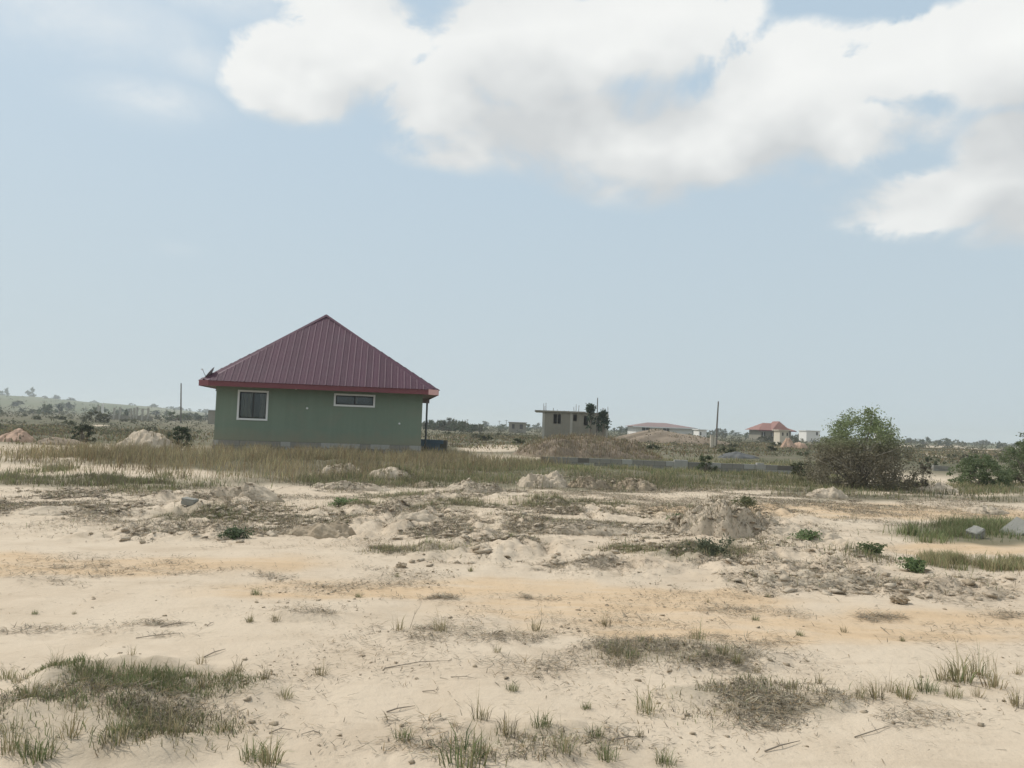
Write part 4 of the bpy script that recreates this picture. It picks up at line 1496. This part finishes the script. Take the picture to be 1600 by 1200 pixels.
TUFTS = [tuft_mesh(200 + i, *a) for i, a in enumerate([
    (60, 1.0, .34, (G_GREEN, G_OLIVE, G_STRAW), (.28, .40, .32), .032, 4),
    (46, 1.0, .40, (G_OLIVE, G_STRAW, G_GREY), (.42, .36, .22), .030, 5),
    (80, 1.0, .52, (G_GREEN, G_DARK, G_OLIVE), (.45, .15, .40), .034, 2),
    (34, 1.0, .30, (G_STRAW, G_BROWN, G_OLIVE), (.45, .25, .30), .028, 5),
    (54, 1.0, .44, (G_OLIVE, G_GREEN, G_STRAW), (.4, .25, .35), .030, 6)])]
SOLO = [(85, 1066, 32), (54, 960, 11), (116, 962, 9), (315, 1050, 30), (370, 1060, 30), (415, 1074, 32), (316, 1082, 34), (356, 1084, 26),
        (446, 1097, 30), (500, 1059, 32), (271, 1168, 66), (106, 1168, 62), (46, 1118, 50), (348, 1152, 34), (290, 1128, 36), (390, 979, 20), (431, 977, 22),
        (751, 1137, 46), (800, 1086, 22), (835, 992, 32), (946, 981, 30), (690, 994, 38), (622, 991, 34), (724, 1200, 82), (790, 1158, 50),
        (630, 1162, 32), (1010, 1118, 52), (880, 1192, 50), (950, 1198, 36), (1040, 1199, 36), (710, 1152, 24), (775, 1027, 20),
        (1370, 1100, 46), (1415, 1100, 40), (1447, 1087, 38), (1500, 1072, 62), (1552, 1082, 62), (1490, 1097, 34), (1525, 1097, 34), (1280, 1075, 24),
        (1588, 1112, 46), (1320, 992, 18), (1105, 947, 14), (1180, 975, 14), (1250, 1000, 14), (1410, 1008, 12), (400, 932, 18), (620, 906, 12),
        (735, 900, 14), (180, 1180, 60), (230, 1150, 52), (20, 1180, 60), (60, 1190, 60), (420, 1198, 60), (395, 1190, 44), (150, 1105, 40),
        (1130, 1040, 34), (1090, 1010, 32), (1150, 1052, 34), (960, 1030, 30), (985, 1035, 26), (1180, 1058, 24), (1200, 940, 12), (560, 935, 12),
        (1475, 1070, 44), (1530, 1062, 48), (1390, 1090, 40), (205, 1045, 22), (130, 1080, 30), (250, 1076, 28), (10, 1065, 34), (30, 1075, 32),
        (760, 1190, 44), (845, 1150, 36), (930, 1160, 30), (1000, 1160, 24), (1345, 1100, 30), (1590, 1060, 24), (1235, 1085, 20), (915, 1110, 18)]
rs_ = random.Random(5)
for (px, py, hp) in SOLO:
    p = on_ground(px, py)
    s = hp * p.y / FPX * 0.84
    k = rs_.randrange(5)
    o = link('grass_tuft', TUFTS[k], M['blade'], None, p)
    o.scale = (s, s, s)
    o.rotation_euler = (0, 0, rs_.random() * 6.28)
    if py < 1012:
        lab, grp = 'small wiry grass tuft at the edge of the orange vehicle track', 'tufts along the track'
    elif px < 470:
        lab, grp = 'yellow-green grass tuft around the low green turf patch', 'tufts around the turf patch'
    elif px > 1330:
        lab, grp = 'tall yellow-green grass tuft in the cluster past the grey straw mats', 'tall tuft cluster'
    elif px > 900:
        lab, grp = 'grass tuft growing in or beside the grey straw mats', 'tufts by the straw mats'
    else:
        lab, grp = 'wiry grass tuft on open sand between turf patch and straw mats', 'tufts on the open sand'
    tag(o, lab, 'grass tuft', grp)


def leafy_weed(px, py, wpx, hpx, cols, label, seed):
    p = on_ground(px, py)
    w, h = wpx * p.y / FPX, hpx * p.y / FPX
    r = np.random.default_rng(seed)
    n = 34
    cs = np.stack([r.normal(0, w * .22, n), r.normal(0, w * .22, n), h * (.1 + .7 * r.random(n))], -1)
    V, F, C = leaf_cloud(cs, np.full(n, w * .16), 22, max(.035, w * .09), cols[0], cols[1], seed=seed)
    root = empty('leafy_weed', p, 0, label, 'weed')
    link('foliage', np_mesh('foliage', V, F, C), M['leaf'], root)
    t = MB()
    for i in range(0, n, 3):
        t.tube([(0, 0, -.02), tuple(cs[i])], [.008, .003], 4, False)
    t.build('stem', M['bark'], root)


WG = ((0.12, 0.175, 0.08), (0.22, 0.285, 0.13))
leafy_weed(1265, 850, 42, 17, WG, 'bright green leafy weed on bare sand right of the largest heap', 301)
leafy_weed(1426, 900, 34, 22, WG, 'green leafy weed on a clod ridge below the grassy concrete slabs', 302)
leafy_weed(1362, 872, 40, 22, ((0.085, 0.12, 0.055), (0.16, 0.19, 0.09)), 'pale green leafy weed on the low spoil ridge', 303)
leafy_weed(1112, 880, 62, 30, ((0.105, 0.125, 0.078), (0.19, 0.20, 0.125)), 'dark dense weed clump at the foot of the largest sand heap', 304)
leafy_weed(366, 842, 46, 16, ((0.075, 0.11, 0.06), (0.14, 0.175, 0.095)), 'green leafy weed left of the dark crumbly soil heap', 305)
leafy_weed(532, 792, 34, 13, WG, 'small green weed among pale clods', 306)
leafy_weed(1058, 818, 24, 16, WG, 'small green weed on the left slope of the largest sand heap', 307)
leafy_weed(1165, 800, 40, 20, ((0.10, 0.12, 0.06), (0.17, 0.17, 0.095)), 'olive weed on the top right of the largest sand heap', 308)


def scatter(n, lst, r, con=1.0):
    """n random ground points inside pixel ellipses (density even on the ground)"""
    pts = []
    area = []
    for p in lst:
        x0, y0 = ground_px(p[0], p[1])
        yn, yf = ground_px(p[0], p[1] + p[3])[1], ground_px(p[0], max(p[1] - p[3], hor(p[0]) + 14))[1]
        area.append(max(p[2] * y0 / FPX * (yf - yn), .01) * (p[4] if len(p) > 4 else 1))
    area = np.array(area)
    cnt = (n * area / area.sum()).astype(int)
    for p, c in zip(lst, cnt):
        got = 0
        while got < c:
            a = r.random(c * 2) * 6.283
            q = r.random(c * 2) ** .5 * (1 + .25 * r.normal(size=c * 2) * .6)
            px, py = p[0] + np.cos(a) * q * p[2], p[1] + np.sin(a) * q * p[3]
            ok = py > hor(px) + 12
            px, py = px[ok], py[ok]
            d = np.stack([(px - 800) / FPX, (600 - py) / FPX, -np.ones_like(px)], -1) @ RN.T
            k = -EYE / d[:, 2]
            # even on the ground: keep with chance proportional to depth cubed (pixel -> ground area)
            wgt = k ** 3
            keep = r.random(len(k)) < wgt / wgt.max()
            nz = fbm(d[:, 0] * k / 0.9, d[:, 1] * k / 0.7, 4, 91, .65)
            keep &= r.random(len(k)) < np.clip(.5 + nz * con, .03, 1)
            xy = np.stack([d[:, 0] * k, d[:, 1] * k], -1)[keep][:c - got]
            pts.append(xy)
            got += len(xy)
            if len(xy) == 0:
                break
    return np.concatenate(pts)


def surface(x, y):
    """ground height, or the top of a heap that lies there"""
    z = height(x, y)
    for (X, Y, Z, t) in HEAPS:
        n = X.shape[0]
        u = (x - X[0, 0]) / (X[0, -1] - X[0, 0]) * (n - 1)
        v = (y - Y[0, 0]) / (Y[-1, 0] - Y[0, 0]) * (n - 1)
        ok = (u > 0) & (u < n - 1) & (v > 0) & (v < n - 1)
        if ok.any():
            iu, iv = np.round(u[ok]).astype(int), np.round(v[ok]).astype(int)
            zz = np.where(t[iv, iu] > 0.01, Z[iv, iu], -9)
            z[ok] = np.maximum(z[ok], zz)
    return z


def lift(xy, dz=0.0):
    return np.column_stack([xy, surface(xy[:, 0], xy[:, 1]) + dz])


def outside_house(xy):
    d = xy - np.array([HOUSE_L.x, HOUSE_L.y])
    u, v = d @ np.array([HU.x, HU.y]), d @ np.array([HN.x, HN.y])
    return ~((u > -.1) & (u < HW + .1) & (v > -.08) & (v < HD + .1))


def grass(name, n, lst, hgt, wid, cols, wts, label, seed, lean=.3, mat='blade', flat=False, cat='grass', con=1.0):
    r = np.random.default_rng(seed)
    xy = scatter(n, lst, r, con)
    xy = xy[outside_house(xy)]
    n = len(xy)
    P = lift(xy, -.01)
    clump = .55 + .45 * np.clip(.5 + fbm(xy[:, 0] / .7, xy[:, 1] / .7, 3, seed + 2), 0, 1.2)
    h = hgt * (.4 + .75 * r.random(n)) * clump
    ln = np.abs(r.normal(lean, .25, n))
    if flat:
        ln = r.uniform(1.28, 1.62, n)
        P[:, 2] += .012 + .02 * r.random(n)
    dist = np.hypot(P[:, 0], P[:, 1])
    w = wid * (.7 + .6 * r.random(n)) * np.maximum(1, dist / (6 if flat else 22))
    zone = fbm(xy[:, 0] / 2.3, xy[:, 1] / 2.3, 3, seed + 7)[:, None]
    C = pick(n, cols, r, wts) * np.clip(1 + .28 * zone, .6, 1.4)
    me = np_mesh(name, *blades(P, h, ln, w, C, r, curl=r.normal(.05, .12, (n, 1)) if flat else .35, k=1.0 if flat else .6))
    o = link(name, me, M[mat])
    return tag(o, label, cat, None, 'stuff')


TALL = [(70, 716, 110, 12, .6), (200, 735, 150, 10, .35), (330, 716, 250, 13, 1.2), (520, 714, 200, 10, 1.2), (600, 738, 190, 14, .6), (420, 740, 250, 16, .6), (170, 710, 110, 10, .7), (690, 725, 80, 12, .7), (800, 728, 90, 10, .4)]
GREEN = [(900, 744, 330, 21), (1130, 752, 180, 15), (500, 752, 220, 12, .6), (680, 755, 160, 12, .8), (1390, 768, 190, 13), (1570, 768, 90, 14), (700, 745, 90, 14), (960, 728, 300, 10), (1260, 748, 90, 14)]
grass('tall_dry_grass', 27000, TALL, .58, .011, (G_BROWN, G_STRAW, G_OLIVE, G_GREY), (.22, .36, .32, .10), 'tall brown dry grass in front of the green house', 401)
grass('green_grass', 40000, GREEN, .27, .012, (G_OLIVE, G_GREEN, G_STRAW, G_DARK), (.42, .26, .22, .10), 'green grass band in front of the low block wall', 402)
grass('field_edge_grass', 9000, [(110, 752, 170, 10), (240, 757, 110, 8), (60, 735, 60, 5), (560, 752, 100, 8)], .24, .011, (G_OLIVE, G_GREEN, G_GREY), (.5, .25, .25),
      'olive grass strip between pale sand patches', 403)
grass('slab_grass', 7000, [(1560, 836, 150, 14), (1470, 842, 60, 9)], .24, .008, (G_GREEN, G_OLIVE, G_DARK), (.5, .35, .15), 'thick green grass round the broken concrete slabs', 404)
grass('verge_grass', 4200, [(1545, 890, 120, 10), (1480, 880, 60, 6)], .16, .007, (G_OLIVE, G_STRAW, G_GREEN), (.45, .35, .2), 'thin olive grass on the ridge below the concrete slabs', 405)
grass('foreground_turf', 5200, [(175, 1078, 110, 20), (310, 1084, 90, 20), (110, 1066, 60, 12), (150, 1150, 170, 30, .5), (60, 1110, 70, 18, .5)], .085, .0042, (G_GREEN, G_DARK, G_OLIVE, G_STRAW), (.5, .05, .3, .15), 'low green turf patch on the pale sand', 406, lean=.55, con=.8)
grass('patchy_grass', 18000, [(1050, 1030, 120, 22), (1180, 1105, 150, 34), (130, 1140, 190, 48), (270, 1150, 120, 40), (830, 1175, 160, 24), (1110, 872, 90, 12), (650, 866, 80, 8), (300, 806, 60, 8), (720, 792, 60, 6), (860, 790, 60, 6), (980, 870, 60, 8)],
      .075, .0042, (G_OLIVE, G_GREY, G_GREEN, G_STRAW), (.36, .22, .2, .22), 'short patchy grey-green grass scattered over the sand', 407, lean=.6, con=.7)
grass('field_scrub_grass', 36000, [(150, 684, 190, 14), (60, 672, 90, 8), (760, 690, 110, 12), (1120, 702, 170, 12), (1480, 712, 130, 14)], .24, .028, (G_OLIVE, G_BROWN, G_GREY, G_DARK), (.35, .3, .2, .15),
      'coarse dry grass of the brown field beyond the house', 410)
LITTER = [(985, 1016, 95, 14, 2.6), (1065, 1036, 110, 18, 3.0), (1145, 1050, 60, 10, 2.5), (1110, 1092, 100, 16, 2.8), (1215, 1116, 120, 20, 3.0), (1310, 1102, 70, 11, 1.5), (1170, 1142, 70, 10, 1.4), (1260, 1080, 50, 8, 1.2), (800, 800, 800, 50, .34), (350, 900, 400, 40, .12), (1100, 1000, 500, 60, .14), (650, 866, 90, 10, 1.4), (490, 969, 48, 5, 2.5), (1080, 876, 90, 16, 1.2), (720, 936, 110, 6, 1), (860, 939, 40, 4, 1.5),
          (90, 988, 110, 8, 1.2), (200, 978, 90, 5, 1.5), (130, 884, 50, 4, 1), (1290, 915, 210, 24, .5), (700, 822, 260, 30, .7), (150, 790, 180, 20, .5), (1480, 935, 120, 16, .4), (700, 990, 60, 6, 1.6),
          (1100, 1005, 50, 12, 1), (800, 1165, 200, 34, 1.0), (1420, 1132, 80, 14, 1.6), (1180, 1005, 70, 12, .6), (770, 1005, 150, 10, 1.1), (860, 1045, 110, 16, 1.0), (650, 1128, 60, 10, .9),
          (150, 1130, 220, 50, 1.0), (330, 830, 160, 14, .5), (1130, 960, 70, 5, .8), (1330, 972, 90, 6, 1.0), (1560, 970, 60, 6, 1.0), (560, 918, 90, 5, .8), (430, 905, 60, 5, .5), (850, 890, 140, 8, .7), (270, 998, 60, 3, 1)]
grass('straw_litter', 120000, LITTER, .10, .0050, (G_GREY, G_BROWN, G_PALE, (0.13, 0.11, 0.08)), (.38, .22, .12, .28), 'dead grey straw and roots littering the sand', 408, mat='straw', flat=True, cat='straw')
grass('sparse_litter', 17000, [(800, 930, 900, 90), (800, 1090, 850, 100)],   .075, .0045, (G_GREY, G_BROWN, (0.13, 0.11, 0.08)), (.4, .3, .3), 'thin scattered twigs over the open sand', 409, mat='straw', flat=True, cat='twigs')


ROUGH3 = [(800, 795, 800, 42, .35), (700, 815, 310, 30, 1), (1130, 845, 150, 34, 1), (1280, 900, 220, 30, .5), (130, 785, 190, 18, .8), (400, 800, 130, 16, .8), (1480, 925, 150, 16, .4), (820, 872, 250, 18, .8), (250, 832, 220, 12, .6), (930, 755, 120, 14, .8), (1000, 800, 120, 14, .6), (575, 742, 95, 14, .8), (385, 776, 60, 12, .6), (1300, 774, 45, 9, .7), (735, 765, 70, 9, .8), (540, 762, 70, 8, .7)]
grass('dug_ground_grass', 9000, [(550, 788, 60, 7), (700, 792, 60, 7), (820, 788, 50, 7), (930, 792, 60, 7), (300, 806, 60, 8), (370, 812, 40, 6), (1090, 876, 80, 12), (650, 866, 80, 8), (1000, 872, 60, 8), (1350, 880, 60, 8), (230, 768, 60, 6), (620, 775, 60, 5)], .15, .007, (G_OLIVE, G_GREEN, G_GREY, G_STRAW), (.4, .3, .15, .15), 'thin green grass patches growing between the soil heaps', 413, lean=.45)
grass('dug_ground_litter', 60000, ROUGH3, .13, .0055, (G_GREY, G_BROWN, (0.12, 0.10, 0.075), G_PALE), (.35, .25, .28, .12), 'dead roots and straw mixed into the dug ground', 411, mat='straw', flat=True, cat='straw')
grass('dug_ground_weeds', 30000, ROUGH3, .11, .006, (G_OLIVE, G_GREY, G_GREEN, G_BROWN), (.35, .25, .22, .18), 'sparse short weeds over the dug ground', 412, lean=.6)


# crumbs and clods in the dug-over soil
def clods(name, n, lst, size, label, seed, mat):
    r = np.random.default_rng(seed)
    xy = scatter(n, lst, r)
    n = len(xy)
    P = lift(xy)
    bm = bmesh.new()
    bmesh.ops.create_icosphere(bm, subdivisions=1, radius=1.0)
    bv = np.array([v.co[:] for v in bm.verts])
    bf = np.array([[v.index for v in f.verts] for f in bm.faces])
    bm.free()
    s = size * (r.random(n) ** 4 * 2.2 + .3) 
    k = bv[None] * (1 + .45 * r.normal(size=(n, len(bv), 1))) * s[:, None, None] * np.array([1.25, 1, .5])
    a = r.random(n) * 6.283
    ca, sa = np.cos(a)[:, None], np.sin(a)[:, None]
    k = np.stack([k[..., 0] * ca - k[..., 1] * sa, k[..., 0] * sa + k[..., 1] * ca, k[..., 2]], -1)
    V = (P[:, None] + k + np.array([0, 0, .2]) * s[:, None, None]).reshape(-1, 3)
    F = (bf[None] + np.arange(n)[:, None, None] * len(bv)).reshape(-1, 3)
    o = link(name, np_mesh(name, V, F), M[mat])
    return tag(o, label, 'soil', None, 'stuff')


ROUGH2 = [(930, 755, 120, 12, .6), (575, 742, 95, 12, .6), (735, 765, 70, 9, .6), (700, 815, 310, 34), (1130, 845, 150, 36), (1280, 905, 220, 32), (130, 785, 190, 20), (400, 800, 130, 18), (1480, 930, 150, 18), (820, 872, 250, 20), (250, 835, 220, 14)]
clods('soil_clods', 2600, ROUGH2, .020, 'dark crumbled soil clods over the dug ground', 501, 'clod')
clods('sand_clods', 5200, ROUGH2, .022, 'pale sandy crumbs over the dug ground', 502, 'heap')
clods('grit', 1500, [(800, 940, 850, 60), (800, 1090, 800, 90)], .007, 'small brown grit scattered on the open sand', 503, 'clod')


# weeds on the heaps: one tuft cover that follows the mound surface
def mound_cover(data, n, hgt, wid, cols, wts, name, label, seed):
    X, Y, Z, t = [q.ravel() for q in data]
    r = np.random.default_rng(seed)
    i = r.choice(np.nonzero(t > .05)[0], n)
    P = np.stack([X[i], Y[i], Z[i] - .01], -1)
    P[:, :2] += r.normal(0, .01, (n, 2))
    h = hgt * (.4 + .8 * r.random(n))
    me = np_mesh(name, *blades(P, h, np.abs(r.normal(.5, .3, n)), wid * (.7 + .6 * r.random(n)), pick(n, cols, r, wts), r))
    tag(link(name, me, M['blade']), label, 'weeds', None, 'stuff')


mound_cover(HEAPS[0], 5200, .34, .022, (G_BROWN, G_GREY, G_OLIVE, G_PALE), (.35, .3, .25, .1), 'mound_weeds', 'dry brown weeds covering the long earth mound', 601)
mound_cover(HEAPS[1], 1300, .10, .008, (G_GREY, G_OLIVE, G_BROWN), (.4, .35, .25), 'heap_weeds', 'sparse dry weeds on the largest sand heap', 602)

# single fallen sticks
STK = [(600, 1052, 706, 1042, .010), (704, 1066, 744, 1070, .008), (660, 1085, 684, 1090, .010), (604, 1118, 648, 1108, .014), (318, 1035, 352, 1022, .014), (640, 990, 656, 952, .006),
       (250, 985, 302, 979, .012), (212, 1002, 282, 996, .010), (500, 1150, 470, 1152, .010), (420, 1152, 462, 1146, .009), (1212, 1033, 1246, 1038, .010), (1122, 968, 1144, 992, .006),
       (1376, 985, 1390, 998, .010), (323, 985, 334, 979, .012), (950, 1168, 1010, 1160, .012), (1195, 1180, 1250, 1165, .014), (1335, 1160, 1390, 1145, .010)]
for i, (x0, y0, x1, y1, rad) in enumerate(STK):
    a, b = on_ground(x0, y0), on_ground(x1, y1)
    rad *= .75
    if y1 < y0 - 20:
        b = a + Vector(((x1 - x0) * a.y / FPX, 0, (y0 - y1) * a.y / FPX))
    m = (a + b) / 2 + Vector((random.uniform(-.02, .02), random.uniform(-.02, .02), .015))
    d = b - a
    q = MB().tube([Vector((0, 0, rad * .5)), m - a, d + Vector((0, 0, rad * .8))], [rad * .4, rad * .33, rad * .15], 6)
    q.tube([m - a, m - a + d * .2 + Vector((-d.y, d.x, .15 * d.length)) * .25], [rad * .22, rad * .1], 5)
    o = q.build('fallen_stick', M['stick'], None, a)
    tag(o, 'thin dry stick lying on the bare sand', 'stick', 'sticks lying on the sand')


# ------------------------------------------------------------------ haze
def haze():
    me = MB().box(-4300, 4300, -4300, 4300, -8, 46).mesh('haze')
    m = bpy.data.materials.new('haze_air')
    m.use_nodes = True
    t = m.node_tree
    t.nodes.clear()
    v = t.nodes.new('ShaderNodeVolumePrincipled')
    v.inputs['Color'].default_value = (0.86, 0.92, 0.97, 1)
    v.inputs['Density'].default_value = 0.0005
    v.inputs['Anisotropy'].default_value = 0.2
    out = t.nodes.new('ShaderNodeOutputMaterial')
    t.links.new(v.outputs[0], out.inputs['Volume'])
    o = link('haze', me, m)
    tag(o, kind='stuff')


haze()
